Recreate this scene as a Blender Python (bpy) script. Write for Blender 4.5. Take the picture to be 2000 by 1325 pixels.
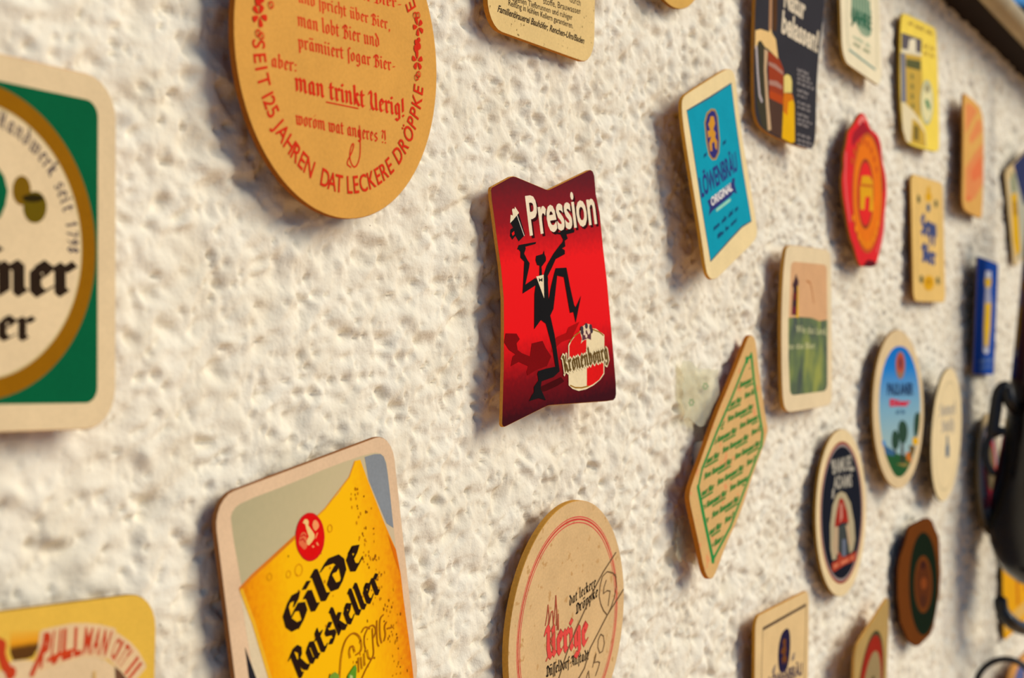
import bpy, bmesh, math, random
import numpy as np
from mathutils import Matrix, Vector, Euler
random.seed(7); rng = np.random.default_rng(11)
S = bpy.context.scene; COL = S.collection
for o in list(bpy.data.objects): bpy.data.objects.remove(o)

# ---------------------------------------------------------------- camera
TH = math.radians(29.5)
cd = bpy.data.cameras.new('camera'); cam = bpy.data.objects.new('camera', cd); COL.objects.link(cam)
cam.location = (0, -.31, 1.5); cam.rotation_euler = (math.pi/2, 0, TH - math.pi/2)
cd.sensor_width = 36; cd.lens = 36*3045/2000; cd.clip_start = .01; cd.clip_end = 200
cd.dof.use_dof = True; cd.dof.focus_distance = .60; cd.dof.aperture_fstop = 12.5
S.camera = cam
# ---------------------------------------------------------------- sky, sun, exposure
W = bpy.data.worlds.new('sky'); S.world = W; W.use_nodes = True
nt = W.node_tree; nt.nodes.clear()
tc = nt.nodes.new('ShaderNodeTexCoord'); sp = nt.nodes.new('ShaderNodeSeparateXYZ'); rp = nt.nodes.new('ShaderNodeValToRGB')
bg = nt.nodes.new('ShaderNodeBackground'); wo = nt.nodes.new('ShaderNodeOutputWorld')
nt.links.new(tc.outputs['Generated'], sp.inputs[0]); nt.links.new(sp.outputs['Z'], rp.inputs[0])
rp.color_ramp.elements[0].position = 0; rp.color_ramp.elements[0].color = (.17, .52, 1.0, 1)
rp.color_ramp.elements[1].position = .7; rp.color_ramp.elements[1].color = (.04, .12, .32, 1)
q_ = rp.color_ramp.elements.new(.22); q_.color = (.14, .46, .95, 1)
nt.links.new(rp.outputs[0], bg.inputs[0]); bg.inputs[1].default_value = .56
nt.links.new(bg.outputs[0], wo.inputs[0])
sd = bpy.data.lights.new('sun', 'SUN'); sd.energy = 3.35; sd.angle = math.radians(38); sd.color = (1, .93, .80)
sun = bpy.data.objects.new('sun', sd); COL.objects.link(sun)
LD = Vector((.48, -.74, .48)).normalized()
sun.rotation_euler = LD.to_track_quat('Z', 'Y').to_euler(); sun.location = LD*5
S.view_settings.view_transform = 'Standard'; S.view_settings.look = 'None'
S.view_settings.exposure = 0; S.view_settings.gamma = 1; S.view_settings.use_curve_mapping = False

# ---------------------------------------------------------------- helpers
def lin(c):
    return tuple((v/255/12.92) if v/255 <= .04045 else ((v/255+.055)/1.055)**2.4 for v in c)
MATS = {}
def ink(c, rough=.75, var=.07, spec=.03, speck=None):
    """printed or bare card: flat colour with slight fibre mottling"""
    key = (c, rough, var, speck)
    if key in MATS: return MATS[key]
    m = bpy.data.materials.new('print_%02x%02x%02x' % c); m.use_nodes = True
    n = m.node_tree.nodes; l = m.node_tree.links; b = n['Principled BSDF']
    t = n.new('ShaderNodeTexCoord'); nz = n.new('ShaderNodeTexNoise'); nz.inputs['Scale'].default_value = 900
    nz.inputs['Detail'].default_value = 3
    l.new(t.outputs['Object'], nz.inputs['Vector'])
    big = n.new('ShaderNodeTexNoise'); big.inputs['Scale'].default_value = 60; l.new(t.outputs['Object'], big.inputs['Vector'])
    ad = n.new('ShaderNodeMath'); ad.operation = 'ADD'; l.new(nz.outputs['Fac'], ad.inputs[0]); l.new(big.outputs['Fac'], ad.inputs[1])
    mr = n.new('ShaderNodeMapRange'); mr.inputs[1].default_value = .6; mr.inputs[2].default_value = 1.4
    mr.inputs[3].default_value = 1-var*1.6; mr.inputs[4].default_value = 1+var
    l.new(ad.outputs[0], mr.inputs[0])
    mx = n.new('ShaderNodeVectorMath'); mx.operation = 'SCALE'; mx.inputs[0].default_value = lin(c)
    l.new(mr.outputs[0], mx.inputs['Scale'])
    out = mx.outputs[0]
    if speck:
        s2 = n.new('ShaderNodeTexNoise'); s2.inputs['Scale'].default_value = speck[1]; s2.inputs['Detail'].default_value = 4
        l.new(t.outputs['Object'], s2.inputs['Vector'])
        r2 = n.new('ShaderNodeMapRange'); r2.inputs[1].default_value = speck[2]; r2.inputs[2].default_value = speck[2]+.06
        l.new(s2.outputs['Fac'], r2.inputs[0])
        mm = n.new('ShaderNodeMix'); mm.data_type = 'RGBA'; l.new(r2.outputs[0], mm.inputs[0])
        l.new(out, mm.inputs[6]); mm.inputs[7].default_value = lin(speck[0])+(1,); out = mm.outputs[2]
    l.new(out, b.inputs['Base Color'])
    b.inputs['Roughness'].default_value = rough; b.inputs['Specular IOR Level'].default_value = spec
    bp = n.new('ShaderNodeBump'); bp.inputs['Strength'].default_value = .25; bp.inputs['Distance'].default_value = .0002
    l.new(nz.outputs['Fac'], bp.inputs['Height']); l.new(bp.outputs[0], b.inputs['Normal'])
    MATS[key] = m; return m
def ramp_mat(name, stops, axis=(0, 1), span=(-.05, .05), rough=.5, mott=.08):
    """a printed colour gradient across the card, in the card's own coordinates"""
    m = bpy.data.materials.new(name); m.use_nodes = True
    n = m.node_tree.nodes; l = m.node_tree.links; b = n['Principled BSDF']
    t = n.new('ShaderNodeTexCoord'); d = n.new('ShaderNodeVectorMath'); d.operation = 'DOT_PRODUCT'
    l.new(t.outputs['Object'], d.inputs[0]); d.inputs[1].default_value = (axis[0], axis[1], 0)
    nz = n.new('ShaderNodeTexNoise'); nz.inputs['Scale'].default_value = 500; nz.inputs['Detail'].default_value = 4
    l.new(t.outputs['Object'], nz.inputs['Vector'])
    mr = n.new('ShaderNodeMapRange'); mr.inputs[1].default_value = span[0]; mr.inputs[2].default_value = span[1]
    l.new(d.outputs['Value'], mr.inputs[0])
    j = n.new('ShaderNodeMath'); j.operation = 'MULTIPLY_ADD'; l.new(nz.outputs['Fac'], j.inputs[0]); j.inputs[1].default_value = mott
    k = n.new('ShaderNodeMath'); k.operation = 'SUBTRACT'; l.new(mr.outputs[0], k.inputs[0]); k.inputs[1].default_value = mott/2
    l.new(k.outputs[0], j.inputs[2])
    r = n.new('ShaderNodeValToRGB'); l.new(j.outputs[0], r.inputs[0]); e = r.color_ramp.elements
    e[0].position = stops[0][0]; e[0].color = lin(stops[0][1])+(1,)
    e[1].position = stops[-1][0]; e[1].color = lin(stops[-1][1])+(1,)
    for p, c in stops[1:-1]:
        q = e.new(p); q.color = lin(c)+(1,)
    l.new(r.outputs[0], b.inputs['Base Color']); b.inputs['Roughness'].default_value = rough
    b.inputs['Specular IOR Level'].default_value = .03
    return m
def link(name, me, parent=None):
    o = bpy.data.objects.new(name, me); COL.objects.link(o)
    if parent: o.parent = parent
    return o
def tag(o, label=None, cat=None, group=None, kind=None):
    for k, v in (('label', label), ('category', cat), ('group', group), ('kind', kind)):
        if v: o[k] = v
    return o

# ---- lettering: sans glyphs from Blender's own built-in font
_tc = {}
def sans(txt, bold=0.0, spacing=1.0):
    key = (txt, bold, spacing)
    if key in _tc: return _tc[key]
    cu = bpy.data.curves.new('t', 'FONT'); cu.body = txt; cu.size = 1; cu.resolution_u = 3; cu.offset = bold
    cu.space_character = spacing
    ob = bpy.data.objects.new('t', cu); COL.objects.link(ob)
    dg = bpy.context.evaluated_depsgraph_get(); me = ob.evaluated_get(dg).to_mesh()
    v = [(p.co.x, p.co.y) for p in me.vertices]; f = [tuple(p.vertices) for p in me.polygons]
    ob.evaluated_get(dg).to_mesh_clear(); bpy.data.objects.remove(ob); bpy.data.curves.remove(cu)
    if v:
        x0 = min(p[0] for p in v); x1 = max(p[0] for p in v)
    else: x0, x1 = 0, 1
    polys = [[(v[i][0]-x0, v[i][1]) for i in q] for q in f]
    r = (polys, x1-x0, .70); _tc[key] = r      # polygons, width, cap height
    return r
# ---- lettering: broad-nib blackletter, drawn stroke by stroke
def stem(x, top=.82, foot=True):
    s = [(x-.1, top+.1), (x, top), (x, .16)]
    return s+[(x+.1, .06)] if foot else s[:-1]+[(x, .08)]
G = {
 'i': ([stem(0), [(-.02, 1.3), (.08, 1.2)]], .42), 'ı': ([stem(0)], .42),
 'n': ([stem(0, foot=False), [(.03, .76), (.22, .96), (.36, .82), (.36, .16), (.46, .06)]], .78),
 'm': ([stem(0, foot=False), [(.03, .76), (.22, .96), (.36, .82), (.36, .08)], [(.39, .76), (.58, .96), (.72, .82), (.72, .16), (.82, .06)]], 1.14),
 'u': ([stem(0, foot=False), [(0, .14), (.1, .04), (.36, .24)], stem(.36)], .78),
 'ü': ([stem(0, foot=False), [(0, .14), (.1, .04), (.36, .24)], stem(.36), [(.02, 1.32), (.1, 1.22)], [(.3, 1.32), (.38, 1.22)]], .78),
 'e': ([[(.14, .95), (0, .8), (0, .2), (.14, .04), (.34, .18)], [(.12, .97), (.36, .76), (.2, .56), (.0, .42)]], .64),
 'r': ([stem(0), [(.04, .78), (.2, .96), (.32, .82)]], .56),
 'b': ([[(-.06, 1.46), (0, 1.38), (0, .18), (.14, .04), (.36, .2), (.36, .78), (.2, .95), (.02, .76)]], .72),
 'o': ([[(0, .78), (0, .2), (.14, .04), (.36, .2), (.36, .78), (.2, .95), (0, .78)]], .72),
 'ö': ([[(0, .78), (0, .2), (.14, .04), (.36, .2), (.36, .78), (.2, .95), (0, .78)], [(.02, 1.32), (.1, 1.22)], [(.28, 1.32), (.36, 1.22)]], .72),
 'ó': ([[(0, .78), (0, .2), (.14, .04), (.36, .2), (.36, .78), (.2, .95), (0, .78)], [(.1, 1.2), (.32, 1.36)]], .72),
 'l': ([[(-.06, 1.46), (0, 1.38), (0, .18), (.12, .05)]], .40),
 't': ([[(.02, 1.2), (0, 1.1), (0, .18), (.13, .05), (.24, .14)], [(-.14, .9), (.24, .9)]], .52),
 'a': ([[(.16, .95), (0, .8), (0, .2), (.12, .06), (.34, .26)], [(.04, .84), (.16, .95), (.34, .82), (.34, .16), (.44, .06)]], .76),
 'ä': ([[(.16, .95), (0, .8), (0, .2), (.12, .06), (.34, .26)], [(.04, .84), (.16, .95), (.34, .82), (.34, .16), (.44, .06)], [(.02, 1.32), (.1, 1.22)], [(.28, 1.32), (.36, 1.22)]], .76),
 'd': ([[(.2, .93), (0, .78), (0, .2), (.14, .04), (.36, .2), (.36, .8), (-.02, 1.36)]], .72),
 'g': ([[(.16, .95), (0, .8), (0, .25), (.12, .1), (.34, .26)], [(.04, .84), (.16, .95), (.34, .82), (.34, -.2), (.18, -.36), (-.05, -.24)]], .74),
 'p': ([[(-.1, .92), (0, .82), (0, -.42)], [(0, .12), (.14, .03), (.36, .2), (.36, .78), (.2, .95), (.03, .76)]], .72),
 's': ([[(.34, .82), (.2, .95), (0, .78), (.02, .6), (.34, .4), (.34, .2), (.16, .04), (0, .16)]], .66),
 'ſ': ([[(.26, 1.28), (.14, 1.4), (0, 1.22), (0, -.3)]], .38), 'f': ([[(.28, 1.28), (.14, 1.4), (0, 1.22), (0, -.25)], [(-.12, .9), (.2, .9)]], .44),
 'c': ([[(.3, .82), (.16, .95), (0, .8), (0, .2), (.14, .04), (.32, .18)]], .56),
 'h': ([[(-.06, 1.46), (0, 1.38), (0, .1)], [(.03, .76), (.22, .96), (.36, .8), (.36, .1), (.24, -.26)]], .72),
 'k': ([[(-.06, 1.46), (0, 1.38), (0, .1)], [(.03, .6), (.2, .95), (.34, .82), (.06, .56)], [(.1, .55), (.32, .14), (.42, .06)]], .68),
 'w': ([[(-.1, .92), (0, .82), (0, .18), (.12, .04), (.34, .2)], [(.24, .92), (.34, .82), (.34, .18), (.46, .04), (.7, .22)], [(.5, .9), (.7, .82), (.7, .2)]], 1.05),
 'v': ([[(-.1, .92), (0, .82), (0, .18), (.12, .04), (.36, .22), (.36, .78), (.2, .94)]], .72),
 '!': ([[(.02, 1.4), (.02, .4)], [(-.02, .14), (.06, .06)]], .36), '?': ([[(0, 1.2), (.16, 1.36), (.34, 1.2), (.14, .8), (.14, .5)], [(.1, .14), (.18, .06)]], .56),
 ':': ([[(0, .8), (.08, .7)], [(0, .2), (.08, .1)]], .34), ',': ([[(0, .12), (.06, .02), (-.02, -.2)]], .3), '-': ([[(0, .5), (.3, .56)]], .5), '.': ([[(0, .14), (.08, .06)]], .3),
 'B': ([[(-.14, .95), (-.1, 1.2), (.1, 1.36), (.34, 1.3), (.46, 1.1), (.3, .86), (.1, .78)], [(.12, 1.3), (.1, .1)], [(.1, .78), (.4, .76), (.52, .5), (.46, .18), (.22, .0), (-.06, .14), (-.16, .02)]], .84),
 'U': ([[(-.2, 1.1), (-.06, 1.36), (.06, 1.2), (.0, .5), (.08, .16), (.26, .02), (.5, .24)], [(.44, 1.3), (.5, 1.18), (.5, .16), (.6, .06)], [(-.1, .0), (.08, .16)]], .92),
 'D': ([[(.0, 1.1), (.1, 1.3), (.36, 1.2), (.56, .9), (.54, .4), (.34, .06), (.06, .06), (-.12, .2)], [(.1, 1.3), (.14, .1)]], .84),
 'A': ([[(-.14, 1.0), (.04, 1.3), (.2, 1.1), (.14, .3), (-.06, .04)], [(.2, 1.2), (.46, 1.3), (.5, 1.1), (.5, .16), (.6, .06)], [(.16, .6), (.5, .6)]], .9),
 'G': ([[(.56, 1.18), (.3, 1.3), (.04, 1.0), (0, .5), (.12, .14), (.36, .02), (.56, .24), (.58, .62), (.4, .8), (.24, .66)], [(.56, 1.18), (.44, .98)]], .92),
 'R': ([[(.06, 1.34), (.06, .06), (.16, .0)], [(-.14, 1.2), (.1, 1.36), (.36, 1.34), (.5, 1.1), (.4, .82), (.1, .7)], [(.24, .72), (.44, .2), (.6, .04)]], .86),
 'K': ([[(-.1, 1.36), (.06, 1.28), (.06, .1), (-.06, .0)], [(.44, 1.36), (.36, 1.1), (.1, .72)], [(.14, .72), (.36, .5), (.4, .16), (.54, .04)]], .82),
 'Ð': ([[(-.1, 1.3), (.1, 1.36), (.44, 1.16), (.56, .8), (.5, .3), (.26, .02), (.02, .18), (-.02, .6), (.2, .86), (.4, .74)]], .88),
 'S': ([[(.44, 1.1), (.26, 1.32), (.02, 1.1), (.06, .8), (.44, .56), (.46, .22), (.2, .02), (-.08, .2)]], .78),
 'H': ([[(-.1, 1.2), (.08, 1.3), (.04, .1)], [(.06, .7), (.4, .8)], [(.4, 1.3), (.38, .16), (.5, .06)]], .84),
 '1': ([[(-.1, 1.0), (.08, 1.24), (.08, .06)]], .44), '2': ([[(0, 1.0), (.16, 1.2), (.34, 1.0), (.02, .08), (.4, .1)]], .6),
 '7': ([[(0, 1.16), (.36, 1.16), (.1, .06)]], .56), '9': ([[(.34, .8), (.16, .6), (0, .84), (.16, 1.18), (.34, 1.0), (.3, .4), (.06, .06)]], .56),
 '8': ([[(.18, .64), (.02, .9), (.18, 1.18), (.34, .92), (0, .3), (.18, .04), (.36, .3), (.18, .64)]], .58), '5': ([[(.34, 1.16), (.06, 1.16), (.04, .68), (.3, .64), (.36, .3), (.16, .04), (-.04, .16)]], .56),
 ' ': ([], .42)}
def hull(P):
    P = sorted(set(P)); cr = lambda o, a, b: (a[0]-o[0])*(b[1]-o[1])-(a[1]-o[1])*(b[0]-o[0])
    if len(P) < 3: return P
    out = []
    for Q_ in (P, P[::-1]):
        h = []
        for p in Q_:
            while len(h) > 1 and cr(h[-2], h[-1], p) <= 1e-12: h.pop()
            h.append(p)
        out += h[:-1]
    return out
def nibstroke(pl, nx, ny, m):
    res = []
    for a, b in zip(pl[:-1], pl[1:]):
        res.append(hull([(p[0]+s*nx+i*m, p[1]+s*ny+j*m) for p in (a, b) for s in (-1, 1) for i, j in ((1, 0), (-1, 0), (0, 1), (0, -1))]))
    return res
def nib(txt, w=.095, ang=38, hair=.02):
    nx, ny = w*math.cos(math.radians(ang)), w*math.sin(math.radians(ang)); x = 0; out = []
    for ch in txt:
        st, adv = G.get(ch, G['o'])
        for s in st: out += nibstroke([(p[0]+x, p[1]) for p in s], nx, ny, hair)
        x += adv
    return out, max(x-.3, .3), 1.0                # polygons, width, x-height
def scribble(n, w=.05):
    """writing too small and soft in the photograph to be read"""
    pts = []; x = 0; r = random.Random(n)
    out = []; word = r.randint(3, 6)
    cur = []
    for i in range(n):
        cur += [(x, r.choice((.0, .05))), (x+.16, r.choice((.8, .9, 1.3)))]; x += .36; word -= 1
        if word == 0: out.append(cur); cur = []; x += .4; word = r.randint(3, 7)
    if len(cur) > 2: out.append(cur)
    P = []
    for c in out: P += nibstroke(c, w, w*.6, .04)
    return P, x, 1.0
def affine(polys, w, h, p0, p1, p2):
    ux, uy = (p1[0]-p0[0])/w, (p1[1]-p0[1])/w; vx, vy = (p2[0]-p0[0])/h, (p2[1]-p0[1])/h
    return [[(p0[0]+x*ux+y*vx, p0[1]+x*uy+y*vy) for x, y in q] for q in polys]
def rrect(w, h, r, n=6, cx=0, cy=0):
    P = []
    for qx, qy, a0 in ((1, 1, 0), (-1, 1, 90), (-1, -1, 180), (1, -1, 270)):
        for i in range(n+1):
            a = math.radians(a0+90*i/n); P.append((cx+qx*(w/2-r)+r*math.cos(a), cy+qy*(h/2-r)+r*math.sin(a)))
    return P
def circ(r, n=72, cx=0, cy=0, ry=None):
    ry = ry or r
    return [(cx+r*math.cos(2*math.pi*i/n), cy+ry*math.sin(2*math.pi*i/n)) for i in range(n)]
def annulus(r0, r1, n=72, cx=0, cy=0, k=1.0):
    a, b = circ(r0, n, cx, cy, r0*k), circ(r1, n, cx, cy, r1*k)
    return [[a[i], b[i], b[(i+1) % n], a[(i+1) % n]] for i in range(n)]
def strip(pl, w, closed=False):
    """a pen or printed line of width w along a path"""
    if closed: pl = list(pl)+[pl[0]]
    out = []
    for a, b in zip(pl[:-1], pl[1:]):
        out.append(hull([(p[0]+w/2*math.cos(t), p[1]+w/2*math.sin(t)) for p in (a, b) for t in [k*math.pi/4 for k in range(8)]]))
    return out
def smooth(P, it=2, closed=True):
    for _ in range(it):
        R = []
        n = len(P)
        for i in range(n if closed else n-1):
            a, b = P[i], P[(i+1) % n]
            R += [(a[0]*.75+b[0]*.25, a[1]*.75+b[1]*.25), (a[0]*.25+b[0]*.75, a[1]*.25+b[1]*.75)]
        P = R if closed else [P[0]]+R+[P[-1]]
    return P
def inset(P, d):
    cx = sum(p[0] for p in P)/len(P); cy = sum(p[1] for p in P)/len(P); n = len(P); R = []
    area = sum(P[i][0]*P[(i+1) % n][1]-P[(i+1) % n][0]*P[i][1] for i in range(n))
    sg = 1 if area > 0 else -1
    for i in range(n):
        a, b, c = P[i-1], P[i], P[(i+1) % n]
        def nrm(p, q):
            dx, dy = q[0]-p[0], q[1]-p[1]; L = math.hypot(dx, dy) or 1; return -dy/L*sg, dx/L*sg
        n1, n2 = nrm(a, b), nrm(b, c); mx, my = n1[0]+n2[0], n1[1]+n2[1]; L = math.hypot(mx, my) or 1
        R.append((b[0]+d*mx/L, b[1]+d*my/L))
    return R

# ---------------------------------------------------------------- the beer mats
T = 1.4        # card thickness, mm
BOARD = (214, 152, 82)
class Mat:
    """one beer mat: an empty at its place on the wall with its card, printed layers and adhesive pad as parts"""
    def __init__(s, label, pose, outline, paper, edge=BOARD, bend=(0, 0, 0), paper_mat=None, thick=1.8):
        u, v, d, a, b, g = pose
        s.e = bpy.data.objects.new('beer_mat', None); COL.objects.link(s.e); s.e.empty_display_size = .02
        R = Matrix.Rotation(math.pi/2, 3, 'X') @ Matrix.Rotation(a, 3, 'Y') @ Matrix.Rotation(b, 3, 'X') @ Matrix.Rotation(g, 3, 'Z')
        s.e.matrix_world = Matrix.Translation((u, -d, v)) @ R.to_4x4()
        tag(s.e, label, 'beer mat', 'beer mats stuck on the plaster wall')
        s.bend = bend; s.parts = {}; s.order = []; s.lay = 0; s.th = T
        if sum(outline[i-1][0]*outline[i][1]-outline[i][0]*outline[i-1][1] for i in range(len(outline))) < 0: outline = outline[::-1]
        s.outline = outline
        # card body
        bm = bmesh.new(); n = len(outline); ring = []
        rings = [(inset(outline, .25), T-thick), (outline, T-thick+.25), (outline, T-.2), (inset(outline, .2), T)]
        for P, z in rings: ring.append([bm.verts.new((x, y, z)) for x, y in P])
        bm.faces.new(ring[0][::-1]); bm.faces.new(ring[3])
        for A, B in zip(ring[:-1], ring[1:]):
            for i in range(n): bm.faces.new((A[i], A[(i+1) % n], B[(i+1) % n], B[i]))
        bm.normal_update(); bmesh.ops.triangulate(bm, faces=[f for f in bm.faces if len(f.verts) > 4], ngon_method='EAR_CLIP')
        s.finish(bm, 'card', [ink(edge, .8, .12)])
        # glued-on pad that holds the mat against the plaster
        bm = bmesh.new(); L = d*1000+1.0
        P = rrect(16, 16, 3, 4); lo = [bm.verts.new((x, y, -L)) for x, y in P]; hi = [bm.verts.new((x*1.05, y*1.05, .1)) for x, y in P]
        bm.faces.new(lo[::-1]); bm.faces.new(hi)
        for i in range(len(P)): bm.faces.new((lo[i], lo[(i+1) % len(P)], hi[(i+1) % len(P)], hi[i]))
        nb = s.bend; s.bend = (0, 0, 0); s.finish(bm, 'adhesive_pad', [ink((205, 198, 180), .7)]); s.bend = nb
        s.add('paper_face', [inset(outline, .2)], paper, mat=paper_mat)
    def z(s, x, y): return s.bend[0]*x*x+s.bend[1]*y*y+s.bend[2]*x*y
    def finish(s, bm, name, mats):
        if any(s.bend):
            bmesh.ops.triangulate(bm, faces=bm.faces[:])
            for ax in (0, 1):
                for k in range(-56, 57, 8):
                    co = [0, 0, 0]; co[ax] = k; no = [0, 0, 0]; no[ax] = 1
                    bmesh.ops.bisect_plane(bm, geom=bm.verts[:]+bm.edges[:]+bm.faces[:], plane_co=co, plane_no=no, dist=1e-4)
            for v in bm.verts: v.co.z += s.z(v.co.x, v.co.y)
        for v in bm.verts: v.co *= .001
        me = bpy.data.meshes.new(name); bm.to_mesh(me); bm.free()
        for m in mats: me.materials.append(m)
        return link(name, me, s.e)
    def layer(s): s.lay += 1
    def add(s, part, polys, col, mat=None, label=None):
        """queue flat printed shapes; each call prints over the ones before it"""
        if part not in s.parts: s.parts[part] = []; s.order.append(part)
        s.lay += 1
        s.parts[part].append((polys, mat or ink(col), s.lay, label))
    def text(s, part, txt, p, col, font='sans', bold=0.0, **k):
        if font == 'sans': q, w, h = sans(txt, bold)
        else: q, w, h = nib(txt, **k)
        s.add(part, affine(q, w, h, *p), col)
    def illegible(s, part, n, p, col, w=.05):
        q, ww, h = scribble(n, w); s.add('%s#%d' % (part, s.lay), affine(q, ww, h, *p), col)
    def arc(s, part, txt, r, a0, a1, h, col, bold=0, font='sans', up_in=True, wk=1.0, cx=0, cy=0, **k):
        """lettering around a circle; up_in: tops of the letters point to the centre"""
        P = []; gl = [(sans(ch, bold) if font == 'sans' else nib(ch, **k)) if ch != ' ' else ([], .3, 1) for ch in txt]
        gap = .16*gl[0][2]; tot = sum(g[1]+gap for g in gl); run = 0
        for q, w, hh in gl:
            a = math.radians(a0+(a1-a0)*(run+(w+gap)/2)/tot); run += w+gap
            sc = h/hh; c, sn = math.cos(a), math.sin(a)
            tx, ty = (-sn, c) if up_in else (sn, -c); ux, uy = (-c, -sn) if up_in else (c, sn)
            for f in q:
                P.append([(cx+c*r+(x-w/2)*sc*wk*tx+y*sc*ux, cy+sn*r+(x-w/2)*sc*wk*ty+y*sc*uy) for x, y in f])
        s.add('%s#%d' % (part, s.lay), P, col)
    def path(s, part, txt, base, top, col, bold=0):
        """lettering between a baseline path and a top path (same number of points)"""
        n = len(txt); P = []
        def at(pl, t):
            t = max(0, min(.9999, t))*(len(pl)-1); i = int(t); f = t-i
            return (pl[i][0]*(1-f)+pl[i+1][0]*f, pl[i][1]*(1-f)+pl[i+1][1]*f)
        for i, ch in enumerate(txt):
            if ch == ' ': continue
            q, w, hh = sans(ch, bold)
            for f in q:
                R = []
                for x, y in f:
                    t = (i+.08+.84*x/max(w, .25))/n; b, u = at(base, t), at(top, t); k = y/hh
                    R.append((b[0]*(1-k)+u[0]*k, b[1]*(1-k)+u[1]*k))
                P.append(R)
        s.add(part, P, col)
    def done(s):
        for part in s.order:
            bm = bmesh.new(); mats = []; lab = None
            for polys, m, lay, lb in s.parts[part]:
                lab = lab or lb
                if m not in mats: mats.append(m)
                z = s.th+.01+.012*lay
                for k_, q in enumerate(polys):
                    if len(q) < 3: continue
                    zz = z+.0025*(k_ % 4)
                    if sum(q[i-1][0]*q[i][1]-q[i][0]*q[i-1][1] for i in range(len(q))) < 0: q = q[::-1]
                    try:
                        f = bm.faces.new([bm.verts.new((x, y, zz)) for x, y in q]); f.material_index = mats.index(m)
                    except ValueError: pass
            bm.normal_update()
            bmesh.ops.triangulate(bm, faces=[f for f in bm.faces if len(f.verts) > 4], quad_method='BEAUTY', ngon_method='EAR_CLIP')
            o = s.finish(bm, part.split('#')[0], mats)
            if part == 'paper_face': face = o
            else: o.parent = face
            if lab: o['label'] = lab
        return s.e

CREAM = (228, 202, 160); BLACK = (30, 24, 20)
# ---------------------------------------------------------------- the plaster wall (real relief)
def perlin(x, y, cell, seed):
    r = np.random.default_rng(seed); N = 256
    ang = r.random((N, N))*2*np.pi; gx, gy = np.cos(ang), np.sin(ang)
    x = x/cell+50; y = y/cell+50; xi = np.floor(x).astype(int); yi = np.floor(y).astype(int); fx = x-xi; fy = y-yi
    def d(ix, iy): return gx[(xi+ix) % N, (yi+iy) % N]*(fx-ix)+gy[(xi+ix) % N, (yi+iy) % N]*(fy-iy)
    u = fx**3*(fx*(fx*6-15)+10); v = fy**3*(fy*(fy*6-15)+10)
    a = d(0, 0)*(1-u)+d(1, 0)*u; b = d(0, 1)*(1-u)+d(1, 1)*u
    return (a*(1-v)+b*v)*1.5
def dimples(x, y, cell, rmin, rmax, dmin, dmax, prob, seed, sharp=2.0):
    r = np.random.default_rng(seed); N = 512
    jx, jy, rr, dd, pr = [r.random((N, N)) for _ in range(5)]
    xi = np.floor(x/cell).astype(int); yi = np.floor(y/cell).astype(int); out = np.zeros_like(x)
    for ix in (-1, 0, 1):
        for iy in (-1, 0, 1):
            a, b = (xi+ix) % N, (yi+iy) % N
            px = (xi+ix+jx[a, b])*cell; py = (yi+iy+jy[a, b])*cell
            R = rmin+(rmax-rmin)*rr[a, b]**2; D = (dmin+(dmax-dmin)*dd[a, b])*(pr[a, b] < prob)
            q = np.hypot((x-px), (y-py))/R
            out = np.maximum(out, D*np.exp(-q**sharp))
    return out
def axis(breaks):
    out = [breaks[0][0]]
    for (a, s0), (b, s1) in zip(breaks[:-1], breaks[1:]):
        while out[-1] < b:
            t = (out[-1]-a)/(b-a); out.append(out[-1]+s0+(s1-s0)*t)
    return np.array(out)
gx = axis([(-.6, .03), (.22, .004), (.235, .00075), (.6, .0010), (1.0, .0014), (1.62, .0019), (1.7, .01), (3.2, .06)])
gz = axis([(0.0, .06), (1.1, .02), (1.15, .0018), (1.38, .0011), (1.60, .0011), (1.72, .0016), (1.83, .002), (1.9, .02)])
def ztop(x): return 1.775-.055*(x-1.4)
X, Z = np.meshgrid(gx, gz, indexing='ij')
# the render was thrown on sideways: lumps and pits lie a little longer than they are tall
px_, pz_ = X*1000*.62, Z*1000
wx = px_+perlin(px_, pz_, 12, 21)*2.2; wz = pz_+perlin(px_, pz_, 12, 22)*2.2
h = (1.3*perlin(wx, wz, 44, 1)+1.15*perlin(wx, wz, 12, 2)+.75*perlin(wx, wz, 5.5, 3)+.32*perlin(wx, wz, 2.6, 4)+.10*perlin(wx, wz, 1.4, 5))
h += dimples(wx, wz, 8, 1.8, 3.6, .3, 1.5, .6, 31, 2.2)             # trowelled lumps
h -= dimples(wx, wz, 11, 2.0, 4.4, .7, 2.9, .7, 40, 2.6)           # hollows
h -= dimples(wx, wz, 5.2, .7, 1.8, .7, 2.6, .75, 41, 2.2)            # pits
h -= dimples(wx, wz, 2.6, .4, .8, .2, 1.1, .45, 42, 2.0)             # pin holes
h = np.where(h > 1.8, 1.8+(h-1.8)*.3, h)-.35
Zc = np.minimum(Z, ztop(X))
nx, nz = X.shape
co = np.stack([X, -h*.001, Zc], -1).reshape(-1, 3).astype(np.float32)
idx = np.arange(nx*nz).reshape(nx, nz)
quads = np.stack([idx[:-1, :-1], idx[1:, :-1], idx[1:, 1:], idx[:-1, 1:]], -1)
keep = (Z[:-1, :-1] < ztop(X[:-1, :-1]))
quads = quads[keep].reshape(-1, 4)
me = bpy.data.meshes.new('wall_left'); me.vertices.add(len(co)); me.vertices.foreach_set('co', co.ravel())
me.loops.add(quads.size); me.loops.foreach_set('vertex_index', quads.ravel().astype(np.int32))
me.polygons.add(len(quads)); me.polygons.foreach_set('loop_start', np.arange(0, quads.size, 4, dtype=np.int32))
me.polygons.foreach_set('use_smooth', np.ones(len(quads), bool))
me.update(calc_edges=True); me.validate()
wm = bpy.data.materials.new('rough_plaster'); wm.use_nodes = True
n = wm.node_tree.nodes; l = wm.node_tree.links; b = n['Principled BSDF']
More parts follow.
